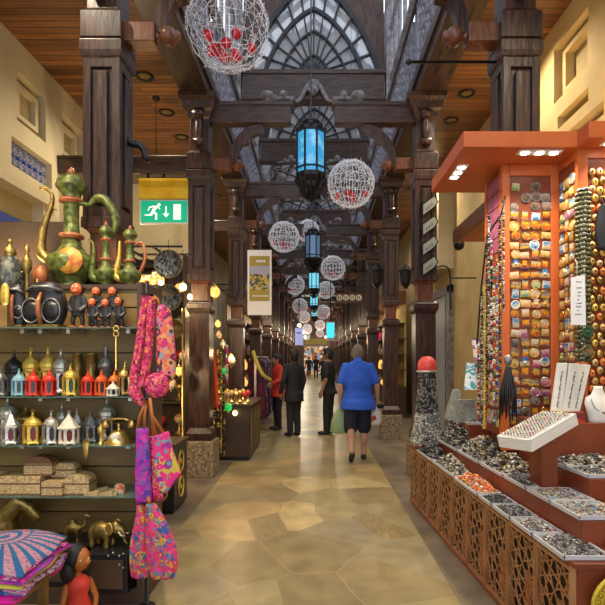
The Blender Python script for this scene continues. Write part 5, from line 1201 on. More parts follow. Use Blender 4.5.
for k in range(9):
    y0 = 2.285 + .336 * k
    o = pan.build('lattice_panel', 'counter', t) if k == 0 else o.copy()
    if k: C.objects.link(o); o.parent = t
    # panel's local x runs along +Y
    o.location = (XE(y0) + .030, y0 + .004, .055); o.rotation_euler = (0, 0, PI / 2 + ang)
    q = slab(MB(), y0 + .12, y0 + .19, .060, .068, .08, .34).build('glow_slip', 'glow', t)  # orange colour stands in for a glow behind the lattice
    slab(MB(), y0 - .012, y0 + .004, .014, .05, .05, .58).build('stile', 'counter', t)
# trays and their heaps
JM = ['silver', 'dsilver', 'black', 'white']; SETS = {
    'silver': ['dsilver', 'silver', 'black', 'dsilver'], 'orange': ['orangep', 'orangered', 'gold', 'ivory', 'orangep', 'purple'], 'colour': ['dsilver', 'ivory', 'purple', 'lblue', 'silver', 'dbrass'],
    'beads': ['ivory', 'dsilver', 'dbrass', 'silver', 'dsilver', 'black'], 'dark': ['black', 'dsilver', 'black', 'dsilver']}
M['trayw'] = mat('grey_white_tray', (.50, .50, .52), .35)
def tray(y0, y1, t0, t1, z, heap, lab, hl, hh=.035, n=260, s=.011, seed=0, rows=False):
    o = thing('display_tray', lab, 'tray', (0, 0, 0), 0, 'jewellery trays'); mb = slab(MB(), y0, y1, t0, t1, z, z + .006)
    for a in ((y0, y0 + .008, t0, t1), (y1 - .008, y1, t0, t1), (y0, y1, t0, t0 + .010), (y0, y1, t1 - .010, t1)): slab(mb, *a, z + .004, z + .022)
    mb.build('tray_body', 'trayw', o, .002); Q = random.Random(seed + int(y0 * 100)); ms = SETS[heap]; mb = MB()
    for i in range(n):
        u, v = Q.random(), Q.random(); y = y0 + .018 + (y1 - y0 - .036) * v; tt = t0 + .022 + (t1 - t0 - .044) * u
        hgt = hh * (sin(PI * u) * sin(PI * v)) ** .5; p = (XE(y) + tt, y, z + .010 + hgt * Q.random() + s * .3); mb.m = Q.randrange(len(ms))
        if i % 3 == 0:
            A = Q.random() * PI; B = Q.random() * 1.2; r = s * Q.uniform(.8, 1.3); ux = Vector((cos(A), sin(A), 0)); uy = Vector((-sin(A) * cos(B), cos(A) * cos(B), sin(B)))
            mb.tube([Vector(p) + ux * r * cos(2 * PI * k / 9) + uy * r * sin(2 * PI * k / 9) for k in range(9)], s * .22, 4, True, True)
        else: r = s * Q.uniform(.35, .75); mb.ball(p, r, 6, 4, (Q.uniform(.8, 1.6), Q.uniform(.8, 1.6), Q.uniform(.5, 1)))
    h = mb.build('jewellery_pile', ms); tag(h, hl, 'jewellery', None, 'stuff'); return o
Z1, Z2, Z3 = .602, .728, .848
for k, (y0, y1, hp, lab, hl, n, s, hh) in enumerate((
        (2.29, 2.58, 'silver', 'nearest grey-edged tray on the lower step', 'dark silver rings heaped in the nearest lower tray', 420, .009, .03),
        (2.60, 2.84, 'colour', 'second tray from the camera on the lower step', 'mixed rings with purple stones in the second lower tray', 360, .009, .03),
        (2.86, 3.10, 'silver', 'third tray from the camera on the lower step', 'grey rings in the third lower tray', 340, .009, .03),
        (3.12, 3.32, 'dark', 'narrow fourth tray on the lower step before the orange beads', 'dark rings in the narrow fourth lower tray', 260, .009, .03),
        (3.36, 3.82, 'orange', 'tray holding the orange beads on the lower step', 'orange and red beads heaped on the lower step', 620, .014, .07),
        (3.86, 4.42, 'beads', 'tray of pale shells and beads on the lower step', 'pale silver beads and shells behind the orange beads', 560, .016, .10),
        (4.46, 4.98, 'dark', 'farthest tray on the lower step', 'dark bracelets heaped at the far end of the lower step', 620, .018, .15))):
    tray(y0, y1, -.01 if k < 5 else 0, .165 + .05 * (k == 0), Z1, hp, lab, hl, hh, n, s, k)
for k, (y0, y1, hp, lab, hl, n, s, hh) in enumerate((
        (2.47, 2.74, 'colour', 'nearest tray on the middle step', 'mixed rings in the nearest middle tray', 360, .009, .03), (2.76, 3.02, 'colour', 'second tray on the middle step', 'silver and purple rings in the second middle tray', 330, .009, .03),
        (3.04, 3.34, 'silver', 'third tray on the middle step', 'silver rings in the third middle tray', 300, .010, .05), (3.37, 3.75, 'beads', 'fourth tray on the middle step beside the ring box', 'cream and brown bead bracelets on the middle step', 560, .016, .12),
        (3.80, 4.25, 'beads', 'fifth tray on the middle step', 'bead bracelets piled in the fifth middle tray', 620, .017, .17), (4.30, 4.85, 'silver', 'farthest tray on the middle step', 'silver bangles piled at the far end of the middle step', 700, .019, .24))):
    tray(y0, y1, .165, .425 if k != 2 else .26, Z2, hp, lab, hl, hh, n, s, 20 + k)
tray(2.83, 3.05, .425, .86, Z3, 'silver', 'nearest wide tray on the upper step', 'grey rings heaped in the nearest upper tray', .035, 520, .010, 40); tray(3.07, 3.285, .425, .86, Z3, 'beads', 'second wide tray on the upper step, below the necklace bust', 'mixed bracelets heaped in the second upper tray', .06, 460, .013, 41)
tray(4.35, 4.85, .30, .75, Z3 + .10, 'silver', 'far raised tray on the upper step', 'silver trinkets in the far raised tray', .05, 360, .016, 43)
o = slab(MB(), 4.35, 4.85, .30, .75, Z3 - .002, Z3 + .098).build('riser_block', 'redbrown'); tag(o, 'red-brown block raising the far tray', 'block')
tray(2.27, 2.44, .28, .55, Z1, 'dark', 'tray at the lower right corner of the counter', 'dark trinkets in the lower right corner tray', .02, 160, .010, 44)
# white ring box
c = Vector((1.358, 3.065, 1.09)); u = Vector((.37, .20, .13)).normalized(); v_ = Vector((-.055, .23, .01)); v_ = (v_ - u * v_.dot(u)).normalized(); w_ = u.cross(v_)
Tm = Matrix(((u.x, v_.x, w_.x), (u.y, v_.y, w_.y), (u.z, v_.z, w_.z))).to_4x4(); Tm.translation = c; Tm = Tm @ Matrix.Diagonal((.94, .80, 1, 1))
t = thing('ring_display_box', 'white tilted display box filled with rows of rings', 'display box', (0, 0, 0)); mb = MB(); mb.T = Tm; mb.box(-.235, .235, -.15, .15, -.04, .012)
for a in ((-.235, -.222, -.15, .15), (.222, .235, -.15, .15), (-.235, .235, -.15, -.137), (-.235, .235, .137, .15)): mb.box(a[0], a[1], a[2], a[3], .012, .034)
mb.build('tray_body', 'white', t, .003); mb = MB(); mb.T = Tm; mb.box(-.22, .22, -.135, .135, .012, .022)
for i in range(9): mb.box(-.22, .22, -.128 + .0295 * i, -.108 + .0295 * i, .022, .032)
mb.build('velvet_rolls', 'velvet', t)
mb = MB(); mb.T = Tm; Q = random.Random(4); ms = ['silver', 'dsilver', 'lblue', 'red', 'gold', 'black', 'green']
for i in range(9):
    for j in range(18):
        x = -.208 + .0245 * j; y = -.118 + .0295 * i; mb.m = Q.randrange(2); mb.tube([(x + .007 * cos(2 * PI * k / 8), y, .036 + .007 * sin(2 * PI * k / 8)) for k in range(8)], .0018, 4, True, True); mb.m = Q.randrange(len(ms)); mb.ball((x, y, .046), .0052, 6, 4)
o = mb.build('ring_rows', ms); tag(o, 'rows of small rings standing in the white display box', 'jewellery', None, 'stuff')
o = slab(MB(), 3.03, 3.18, .265, .36, Z2 - .003, 1.03).build('riser_block', 'redbrown'); tag(o, 'red-brown block under the white ring box', 'block')
# white necklace boards and striped box
for k, (p, lab) in enumerate((([(558, 363), (568, 363), (562, 409), (551, 408)], 'narrow white necklace board behind the wider one'), ([(570, 363), (591, 365), (580, 413), (562, 410)], 'wide white pointed necklace board leaning on the top step'))):
    t = thing('necklace_board', lab, 'display board', (0, 0, 0), 0, 'white necklace boards'); mb = MB(); Yb, Yt = 3.345, 3.395
    P = [Vector((wx(q[0], Yt if i < 2 else Yb), Yt if i < 2 else Yb, wz(q[1], Yt if i < 2 else Yb))) for i, q in enumerate(p)]
    P[2].z = P[3].z = 1.172
    mb.hexa([P[3], P[2], P[2] + Vector((0, .02, 0)), P[3] + Vector((0, .02, 0)), P[0], P[1], P[1] + Vector((0, .02, 0)), P[0] + Vector((0, .02, 0))]).build('board', 'velvet', t, .003)
    Q = random.Random(k)
    for j in range(1 + k):
        mb = MB()
        for i in range(9):
            a = P[3].lerp(P[0], .1 + .09 * i); b_ = P[2].lerp(P[1], .1 + .09 * i); f = (.5 if not k else .3 + .4 * j); q = a.lerp(b_, f) - Vector((0, .006, 0)); mb.m = i % 3; mb.ball(q, .006, 6, 4); 
            if i % 2: mb.tube([q, q - Vector((.010, 0, .022))], .002, 4)
            if i: mb.tube([q0, q], .0015, 4)
            q0 = q
        mb.build('pendant_row', ['dsilver', 'green', 'dbrass'], t)
o = MB().box(1.56, 1.785, 3.31, 3.41, 1.10, 1.17).build('striped_box', pat('striped_box', [(.7, .45, .05), (.55, .05, .02), (.2, .03, .02)], 9, ring=False), None, .003); tag(o, 'narrow box with red and yellow blocks in front of the necklace boards', 'box')
# jewellery bust
t = thing('jewellery_bust', 'white velvet necklace bust with a silver chain at right edge', 'bust', (wx(599, 3.355), 3.355, 1.10))
MB().ell([(0, 0, 0, .075, .05), (0, 0, .02, .072, .05), (0, -.01, .06, .085, .045), (0, 0, .13, .098, .038), (0, .01, .165, .085, .032), (0, .012, .185, .045, .028), (0, .012, .225, .030, .024), (0, .012, .24, .028, .02)], 24).build('bust_form', 'velvet', t)
MB().tube([(.07 * sin(PI * (k / 12 - .5)) * 1, -.035 - .012 * cos(PI * (k / 12 - .5)), .16 - .085 * cos(PI * (k / 12 - .5))) for k in range(13)], .003, 5).ball((0, -.052, .07), .010, 8, 6).build('chain', 'dsilver', t)
# openwork gold plate leaning on the counter's end
t = thing('openwork_plate', 'round gold openwork plate leaning on the counter end, bottom right', 'plate', (1.365, 2.215, .43)); mb = MB()
mb.lathe([(.148, .0), (.15, -.008), (.135, -.014), (.13, -.004)], (0, 0, 0), 40, 'y')
for r in (.03, .07, .105): mb.tube([(r * cos(2 * PI * k / 30), -.008, r * sin(2 * PI * k / 30)) for k in range(30)], .004, 5, True, True)
for k in range(24):
    a = 2 * PI * k / 24; mb.tube([(.03 * cos(a), -.008, .03 * sin(a)), (.07 * cos(a + .12), -.008, .07 * sin(a + .12)), (.105 * cos(a - .05), -.008, .105 * sin(a - .05)), (.138 * cos(a), -.008, .138 * sin(a))], .0035, 4); mb.ball((.088 * cos(a + .1), -.008, .088 * sin(a + .1)), .006, 6, 4); mb.ball((.12 * cos(a + .1), -.008, .12 * sin(a + .1)), .006, 6, 4)
mb.build('openwork', 'yellowd', t); MB().lathe([(.14, .004), (.14, .008)], (0, 0, 0), 30, 'y').build('backing', 'dbrass', t)
tag(MB().box(1.22, 1.56, 2.10, 2.25, 0, .28).build('display_box', 'redbrown', None, .005), 'red-brown block carrying the gold openwork plate', 'box')
# boards round the column ---------------------------------------------------
def board(name, x0, x1, y0, y1, z0, z1, lab, front=None):
    t = thing(name, lab, 'display board', (0, 0, 0)); MB().box(x0, x1, y0, y1, z0, z1).build('panel', 'redbrown', t); return t
t = board('display_board', 1.40, 1.785, 3.715, 3.73, .845, 2.94, 'tall orange framed board covered in round and square souvenir magnets')
fr = MB().box(1.376, 1.435, 3.70, 3.735, .845, 2.96).box(1.74, 1.80, 3.70, 3.735, .845, 2.96).box(1.435, 1.74, 3.70, 3.735, 2.88, 2.96).box(1.435, 1.74, 3.70, 3.735, .845, .96); fr.build('frame', 'orange', t, .004)
t = board('display_board', 1.385, 1.40, 3.735, 4.05, .95, 2.94, 'orange side board facing the passage, with cards and bead cards'); MB().box(1.376, 1.40, 3.735, 3.76, .95, 2.96).box(1.376, 1.40, 4.04, 4.08, .95, 2.96).build('frame', 'orange', t)
t = board('display_board', 1.80, 1.815, 3.44, 3.70, 1.0, 2.94, 'narrow side board of magnets between the two front boards'); MB().box(1.79, 1.815, 3.456, 3.70, 2.90, 2.96).build('frame', 'orange', t)
t = board('display_board', 1.86, 2.56, 3.435, 3.45, 1.10, 2.94, 'right-hand orange board hung with golden pendants'); MB().box(1.79, 1.86, 3.42, 3.455, 1.10, 2.96).box(1.86, 2.56, 3.42, 3.455, 2.90, 2.96).build('frame', 'orange', t)
# kiosk canopy
t = thing('kiosk_canopy', 'orange canopy with recessed spotlights over the jewellery kiosk', 'canopy', (0, 0, 0))
MB().prism([(1.0, 3.39), (1.77, 3.39), (1.77, 3.24), (2.56, 3.24), (2.56, 4.33), (1.0, 4.33)], 2.96, 3.07, 'xy').build('canopy_slab', 'orange', t, .006)
def down3(x, y, rz, n=3, name='spotlight_strip'):
    MBs = MB(); L_ = .30; T = Matrix.Rotation(rz, 4, 'Z'); T.translation = (x, y, 0); MBs.T = T; MBs.box(-L_ / 2, L_ / 2, -.04, .04, 2.952, 2.96); s = MBs.build(name, 'white', t, .003)
    for k in range(n):
        q = T @ Vector(((k - (n - 1) / 2) * .10, 0, 2.951)); mb = MB().lathe([(.028, 0), (.028, -.003)], (q.x, q.y, q.z), 14); mb.build('lens', 'downl', s)
        light('SPOT', (q.x, q.y, q.z - .01), 17, (1, .86, .66), .04, (q.x - (.1 if rz else 0), q.y - (0.35 if not rz else 0), 0), 125, .8)
down3(1.55, 3.47, 0); down3(1.09, 3.84, PI / 2); down3(2.05, 3.32, 0)
t2 = thing('kiosk_canopy', 'small far orange canopy of the neighbouring kiosk', 'canopy', (0, 0, 0)); t = t2
MB().box(1.71, 2.56, 4.9, 6.16, 2.96, 3.02).build('canopy_slab', 'orange', t, .006); MB().box(1.69, 1.72, 4.9, 6.18, 2.94, 3.10).build('fascia', 'woodred', t)
down3(2.0, 5.7, PI / 2, 2)
light('SPOT', (1.6, 2.9, 2.94), 26, (1, .88, .7), .06, (1.4, 2.8, 0), 130, .8)
# souvenir magnets -------------------------------------------------------------
def disc(r):
    mb = MB(); mb.m = 1; mb.lathe([(r, 0), (r, -.010), (r * .86, -.013), (r * .84, -.009)], n=20, axis='y'); mb.m = 0; mb.lathe([(r * .84, -.009), (r * .4, -.0095), (.001, -.0095)], n=20, axis='y', smooth=False); return mb
def rect(w, h):
    mb = MB(); mb.m = 1; mb.box(-w / 2, w / 2, -.008, 0, -h / 2, h / 2); mb.m = 0; mb.box(-w * .44, w * .44, -.011, -.008, -h * .44, h * .44); return mb
def figure():
    mb = MB(); mb.m = 0; mb.prism([(-.03, -.025), (.03, -.025), (.034, .0), (.015, .012), (.02, .03), (0, .036), (-.018, .028), (-.012, .01), (-.034, .006)], -.010, 0); mb.m = 1; mb.ball((.0, -.010, .0), .010, 8, 6); return mb
RIM = {'msun': 'dbrass', 'mblue': 'white', 'mpink': 'silver', 'mdark': 'dsilver', 'mwhite': 'gold', 'mgold': 'gold'}
PROT = {}
SHAPES = {'round': lambda: disc(.034), 'square': lambda: rect(.056, .056), 'wide': lambda: rect(.072, .05), 'tall': lambda: rect(.046, .068), 'cut-out': figure}
NM = {'msun': 'orange sunset', 'mblue': 'blue sky', 'mpink': 'pink', 'mdark': 'dark metal', 'mwhite': 'pale', 'mgold': 'golden'}
def magnet(sh, mt, loc, rz, label, grp, sc=1, tilt=0):
    if (sh, mt) not in PROT: PROT[(sh, mt)] = SHAPES[sh]().build('souvenir_magnet', [mt, RIM[mt]]); o = PROT[(sh, mt)]
    else: o = PROT[(sh, mt)].copy(); C.objects.link(o)
    o.location = loc; o.rotation_euler = (0, tilt, rz); o.scale = (sc,) * 3; tag(o, label, 'magnet', grp); return o
Q = random.Random(77)
rows = 25
for r in range(rows):
    z = 2.80 - r * .0725
    for c_ in range(4):
        x = 1.475 + c_ * .0755 + Q.uniform(-.009, .009)
        if r == 0 and c_ in (1, 3): continue
        if r == 0 and c_ == 0: sh, mt = 'square', 'mwhite'
        elif r < 3:
            if (r * 5 + c_ * 3) % 4 == 1: continue
            sh, mt = 'round', 'mdark'
        else: sh = Q.choice(['round', 'round', 'round', 'square', 'wide', 'tall', 'cut-out']); mt = Q.choice(['msun', 'msun', 'msun', 'mblue', 'mblue', 'mwhite', 'mgold', 'msun'] if r < 15 else ['msun', 'mblue', 'mpink', 'msun', 'msun', 'mwhite', 'mdark', 'mgold'])
        magnet(sh, mt, (x, 3.714, z + Q.uniform(-.008, .008)), 0, f'{NM[mt]} {sh} magnet on the front board, {ORD[r]} row down, {ORD[c_]} across', 'souvenir magnets on the front board', Q.uniform(.94, 1.14), Q.uniform(-.14, .14))
for r in range(23):
    z = 2.78 - r * .078
    for c_ in range(3):
        y = 3.69 - .045 - c_ * .072
        sh = Q.choice(['round', 'square', 'tall', 'cut-out']); mt = Q.choice(['msun', 'mwhite', 'mgold', 'mblue', 'mpink', 'mgold'])
        magnet(sh, mt, (1.799, y, z + Q.uniform(-.01, .01)), -PI / 2, f'{NM[mt]} {sh} magnet on narrow side board, {ORD[r]} row down, {ORD[c_]} towards camera', 'souvenir magnets on the narrow side board', 1.05, Q.uniform(-.1, .1))
for r in range(20):
    z = 2.22 - r * .062
    for c_ in range(4):
        y = 3.79 + c_ * .068
        sh = Q.choice(['round', 'square', 'cut-out']); mt = Q.choice(['msun', 'mwhite', 'mblue', 'mpink', 'mdark', 'mwhite'])
        magnet(sh, mt, (1.384, y, z + Q.uniform(-.01, .01)), -PI / 2, f'{NM[mt]} {sh} magnet, passage-side board, {ORD[r]} row down, {ORD[c_]} from near edge', 'souvenir magnets on the passage-side board', .92, Q.uniform(-.2, .2))
for r in range(5):   # printed cards at the top of the passage-side board
    for c_ in range(2):
        o = MB().box(-.004, 0, 0, .13, 0, .10).build('printed_card', 'purple', loc=(1.384, 3.765 + c_ * .138, 2.80 - r * .115)); tag(o, f'purple printed card at the top of the side board, {ORD[r]} row down, {"near" if not c_ else "far"} column', 'card', 'purple cards')
Q = random.Random(12)
def pend():
    mb = MB(); mb.m = 0; mb.ball((0, -.022, 0), .026, 10, 7, (1, .7, 1.25)); mb.m = 1; mb.ball((0, -.036, .004), .012, 8, 5); mb.tube([(0, -.012, .03), (0, -.004, .05)], .003, 5); return mb
pp = {}
for r in range(27):
    for c_ in range(6):
        x = 1.885 + c_ * .052 + (r % 2) * .02
        z = 2.80 - r * .062 + Q.uniform(-.01, .01); k = Q.choice(['gold', 'dbrass', 'mgold', 'orangep', 'brass', 'mgold'])
        if c_ > 3 : continue
        if k not in pp: o = pp[k] = pend().build('hanging_pendant', [k, 'dbrass'])
        else: o = pp[k].copy(); C.objects.link(o)
        o.location = (x, 3.434, z); o.scale = (.85,) * 3; tag(o, f'{dict(gold="gold", dbrass="dark brass", mgold="golden picture", orangep="orange", brass="brass")[k]} pendant on the right board, {ORD[r]} row down, {ORD[c_]} across', 'pendant', 'golden pendants on the right board')
# column stand of green bracelets, discs and price list
def ring_stack(nm, x, y, z0, z1, r, mt, lab, step=.03, cat='bracelets', topm=None):
    t = thing(nm, lab, cat, (x, y, 0)); n = int((z1 - z0) / step)
    MB().lathe([(r * .7, z0), (r * .7, z1)], n=12).build('holder', 'black', t)
    for k in range(n):
        mb = MB(); z = z0 + step * (k + .5)
        for q in range(10): a = 2 * PI * q / 10 + k * .3; mb.ball((r * cos(a), r * sin(a), z), step * .48, 6, 5)
        mb.build('beaded_bracelet', mt, t)
    MB().lathe([(r, z1), (r * 1.1, z1 + .006), (r, z1 + .012)], n=16).build('top_cap', 'dsilver', t)
    return t
M['jade'] = mat('olive_beads', (.05, .05, .02), .35, metal=.4, col2=(.20, .19, .09), scale=20)
ring_stack('bracelet_stand', wx(583, 3.28), 3.28, wz(362, 3.28), wz(191, 3.28), .038, 'jade', 'tall hanging roll of olive green beaded bracelets', .03, 'bracelets')
t = thing('price_card', 'white hanging price list card with handwritten lines', 'card', (0, 0, 0)); Y = 3.2
MB().prism([(wx(571, Y), wz(277.5, Y)), (wx(585, Y), wz(275, Y)), (wx(586, Y), wz(325, Y)), (wx(571, Y), wz(325, Y))], Y, Y + .003).build('sheet', 'card', t)
mb = MB(); Qx = random.Random(3)
for k, py in enumerate((282, 288, 292.5, 296, 300, 303.5, 307, 310.5, 314.5)):
    w = (5, 4.5, 2, 2, 2, 4, 4.5, 2, 7)[k]; c0 = 578.5; x = wx(c0 - w / 2, Y)
    while x < wx(c0 + w / 2, Y): q = Qx.uniform(.004, .012); mb.box(x, x + q, Y - .001, Y, wz(py + .5, Y), wz(py - .5 - Qx.random() * .6, Y)); x += q + .003
mb.build('writing', 'ink', t); MB().tube([(wx(577, Y), Y + .0, wz(276, Y)), (wx(577, Y), Y, wz(262, Y)), (wx(580, Y), Y + .06, wz(258, Y))], .002, 5).build('string', 'white', t)
for py, mt, lab in ((332, 'greenin', 'round dark green pendant disc under the price card'), (351, 'jade', 'round olive disc with red centre, lowest below the price card')):
    mb = MB(); mb.lathe([(.035, 0), (.040, -.006), (.034, -.012), (.03, -.010), (.001, -.012)], n=20, axis='y'); mb.m = 1; mb.ball((0, -.012, 0), .009, 8, 5); o = mb.build('pendant_disc', [mt, 'red' if py > 340 else mt], loc=(wx(587, 3.22), 3.22, wz(py, 3.22))); tag(o, lab, 'pendant')
# black hanging bag at right edge
t = thing('hanging_bag', 'dark cloth bag hanging at the far right edge', 'bag', (0, 0, 0)); Y = 3.22; drape([W3(603, 205, Y, 3, 3), W3(604, 215, Y, 7, 4), W3(604, 232, Y, 9, 5), W3(606, 250, Y, 8, 4)], 4, .2, 'blackc', 'bag_body', t); MB().tube([W3(601, 206, Y, 0, 0)[:3], W3(602, 192, Y, 0, 0)[:3], W3(606, 206, Y, 0, 0)[:3]], .005, 6).build('strap', 'blackc', t)
# hanging bead strands along the kiosk's left corner
def strand(L_, r, ms, seed, nm='bead_strand'):
    Q = random.Random(seed); mb = MB(); z = 0
    while z > -L_: q = r * Q.uniform(.7, 1.15); mb.m = Q.randrange(len(ms)); z -= q; mb.ball((Q.uniform(-1, 1) * r * .3, Q.uniform(-1, 1) * r * .3, z), q, 7, 5); z -= q * .8
    return mb.build(nm, ms)
STR = [(['dsilver', 'black', 'silver'], 'dark silver'), (['gold', 'ystripe', 'brass'], 'yellow'), (['ivory', 'red', 'black'], 'cream and red'), (['bluecl', 'ivory', 'orangep'], 'blue and orange'), (['black', 'dbrass'], 'black'), (['green', 'ivory', 'red'], 'green and cream')]
base = [strand(1.25, .011, ms, i) for i, (ms, _) in enumerate(STR)]
cnt = 0
for i, (px, pyt, Y, kx, L_) in enumerate(((482, 292, 3.75, 0, 1.0), (484.5, 286, 3.7, 1, 1.05), (487, 238, 3.72, 4, 1.2), (489, 215, 3.66, 0, 1.2), (491.5, 240, 3.64, 2, 1.1), (494, 262, 3.62, 5, 1.0), (497, 255, 3.62, 3, 1.0), (500, 215, 3.60, 4, 1.15), (503.5, 200, 3.62, 0, .8), (481, 330, 3.9, 4, .7), (478.5, 345, 4.0, 2, .6))):
    o = base[kx] if not base[kx].get('label') else base[kx].copy()
    if o is not base[kx]: C.objects.link(o)
    o.location = (wx(px, Y), Y, wz(pyt, Y)); o.scale = (1, 1, L_ / 1.25); tag(o, f'{STR[kx][1]} hanging bead strand, {ORD[sorted([482, 484.5, 487, 489, 491.5, 494, 497, 500, 503.5, 481, 478.5]).index(px)]} from the left at the kiosk corner', 'bead strand', 'hanging bead strands')
tag(MB().tube([(wx(477, 4.0), 4.0, wz(344, 4.0)), (wx(481, 3.8), 3.8, wz(290, 3.8)), (wx(487, 3.72), 3.72, wz(236, 3.72)), (wx(500, 3.62), 3.60, wz(214, 3.6)), (wx(505, 3.62), 3.62, wz(199, 3.62)), (1.4, 3.7, wz(196, 3.7))], .007, 6).build('strand_wire', 'iron'), 'thin bent wire carrying the bead strands', 'wire')
# bead stand with red cap at far end
t = thing('bead_stand', 'tall stand draped with grey beads under a red beaded cap', 'bead stand', (wx(427, 5.05), 5.05, .60)); s = 5.05 / 500
MB().lathe([(.06, 0), (.04, .02), (.035, .78)], n=12).build('post', 'black', t)
mb = MB(); Q = random.Random(9)
for k in range(44):
    a = 2 * PI * k / 44; z = .78; r0 = .09
    while z > .06:
        r = .075 + .085 * ((.78 - z) / .72) ** 1.6 + Q.uniform(-.006, .006); mb.m = (Q.randrange(2) if z > .38 else 1 + Q.randrange(2)); q = Q.uniform(.010, .014); mb.ball((r * cos(a), r * sin(a), z), q, 6, 4); z -= q * 1.9
mb.build('bead_fringe', ['black', 'dsilver', 'silver'], t)
mb = MB(); mb.lathe([(.085, .79), (.095, .80), (.095, .86), (.085, .90), (.05, .94), (.005, .95)], n=24); mb.build('red_cap', mat('red_beads', (.62, .03, .03), .4, col2=(.75, .10, .08), scale=60, bump=.6), t)
mb = MB(); mb.tube([(.095 * cos(2 * PI * k / 24), .095 * sin(2 * PI * k / 24), .795) for k in range(24)], .012, 6, True, True); mb.build('grey_band', 'silver', t)
# racks of postcards and stands far end
def leaning(px0, py0, px1, py1, w, Y, mt, lab, nm='card_rack'):
    a = Vector((wx(px0, Y), Y + .12, wz(py0, Y))); b_ = Vector((wx(px1, Y), Y - .1, wz(py1, Y))); d = Vector((w * Y / 500, 0, .0)); th = Vector((0, .015, 0))
    o = MB().hexa([b_, b_ + d, b_ + d + th, b_ + th, a, a + d, a + d + th, a + th]).build(nm, mt); tag(o, lab, 'card rack'); return o
M['standg'] = mat('grey_stand', (.20, .20, .18), .6, col2=(.34, .34, .30), scale=30); M['cards1'] = pat('blue_green_postcards', [(.6, .65, .7), (.7, .72, .75), (.05, .35, .3), (.15, .35, .6), (.72, .74, .76)], 40, ring=False); M['cards2'] = pat('violet_white_postcards', [(.7, .68, .7), (.3, .1, .3), (.6, .5, .4), (.75, .74, .74)], 18, ring=False)
leaning(471, 363, 461, 389, 12, 4.5, 'cards1', 'leaning rack of white, blue and green postcards'); leaning(476, 338, 471, 361, 7, 4.5, 'cards2', 'leaning rack of violet and white cards, highest at the far counter end')
for px, Y, lab in ((456, 4.7, 'pale grey pyramid jewellery stand at the far end'), (472, 4.5, 'pale grey stepped jewellery stand below the postcards')):
    mb = MB(); mb.sq([(.09, 0), (.085, .03), (.03, .27), (.02, .28)]) if px < 460 else mb.box(-.12, .10, -.05, .05, 0, .10).box(-.12, .02, -.03, .05, .10, .20)
    tag(mb.build('jewellery_stand', 'standg', loc=(wx(px, Y), Y, .955)), lab, 'stand')
tag(MB().ball((0, 0, 0), .028, 14, 10).build('red_ball', 'orangered', loc=(wx(483, 4.0), 4.0, wz(407, 4.0))), 'small orange-red ball ornament beside the bead strands', 'ornament')
tag(MB().tube([(wx(483, 4.0), 4.0, wz(401, 4)), (wx(483, 4.0), 3.99, wz(360, 4))], .002, 4).build('thread', 'black'), 'thread holding the orange-red ball', 'thread')
# tassel bunch and necklaces hanging near x=505,y=390
t = thing('necklace_bunch', 'bunch of black tasselled necklaces hanging before the front board', 'necklace', (wx(508, 3.5), 3.5, wz(360, 3.5))); mb = MB(); Q = random.Random(2)
for k in range(16):
    a = 2 * PI * k / 16; r = .035 + .02 * Q.random(); mb.tube([(0, 0, 0), (.018 * cos(a), .015 * sin(a), -.08), (r * cos(a), r * .7 * sin(a), -.22), (r * 1.15 * cos(a), r * .8 * sin(a), -.36 - .1 * Q.random())], [.005, .008, .008, .004], 5)
mb.build('strands', 'black', t); MB().ball((0, 0, 0), .03, 10, 8, (1, .7, 1.3)).build('knot', 'dsilver', t)
# ------------------------------------------------------------------ shops between the columns
# second left shop: display cabinet with gold roundels
t = thing('display_cabinet', 'black cabinet with gold medallions beside the hanging totes', 'cabinet', (0, 0, 0))
MB().box(-2.3, -1.38, 4.87, 5.35, .04, .66).build('cabinet_body', 'black', t, .006); MB().box(-2.32, -1.365, 4.85, 5.37, .66, .69).build('top', 'dslat', t, .004); MB().box(-2.28, -1.40, 4.89, 5.33, 0, .04).build('plinth', 'black', t)
for z in (.22, .48):
    MB().tube([(-1.378, 5.11 + .09 * cos(2 * PI * k / 20), z + .10 * sin(2 * PI * k / 20)) for k in range(20)], .010, 6, True, True).ball((-1.378, 5.11, z), .03, 8, 6, (.3, 1, 1)).build('gold_medallion', 'gold', t)
    for x in (-1.55, -1.85): MB().tube([(x + .10 * cos(2 * PI * k / 20), 4.868, z + .10 * sin(2 * PI * k / 20)) for k in range(20)], .010, 6, True, True).build('gold_medallion', 'gold', t)
# generic brass lamps on shelves
def table_lamp(r=.05, h=.2, mt='amber'):
    t = thing('mosaic_lamp', 'x', 'lamp'); MB().lathe([(r, 0), (r * .9, .012), (.3 * r, h * .2), (.25 * r, h * .45), (.4 * r, h * .5)], n=14).build('base', 'brass', t)
    MB().ball((0, 0, h * .5 + r * .95), r, 16, 10).build('shade', mt, t); MB().lathe([(.3 * r, h * .5 + 1.85 * r), (.1 * r, h * .5 + 2.3 * r)], n=8).build('cap', 'brass', t); return t
LM = {}
def lamp(px, Y, z, mt, lab, sc=1, cat='mosaic lamps'):
    if mt not in LM: LM[mt] = o = table_lamp(mt=mt)
    else: o = dup(LM[mt])
    o.location = (wx(px, Y), Y, z); o.scale = (sc,) * 3; tag(o, lab, 'lamp', cat)
def hanging_lamp(px, py, Y, mt, lab, r=.06, top=3.4, lit=True):
    t = thing('hanging_lamp', lab, 'lamp', (wx(px, Y), Y, wz(py, Y)), 0, 'hanging mosaic lamps')
    MB().ball((0, 0, 0), r, 16, 12, (1, 1, 1.1)).build('globe', mt, t); MB().lathe([(r * .5, r * .9), (r * .6, r * 1.1), (r * .2, r * 1.5), (.004, r * 1.7)], n=10).build('fitting', 'brass', t); MB().lathe([(.0022, r * 1.6), (.0022, top - wz(py, Y))], n=5).build('cord', 'iron', t)
    MB().lathe([(.002, -r * 1.6), (r * .2, -r * 1.3), (r * .3, -r * .98)], n=8).build('drop', 'brass', t)
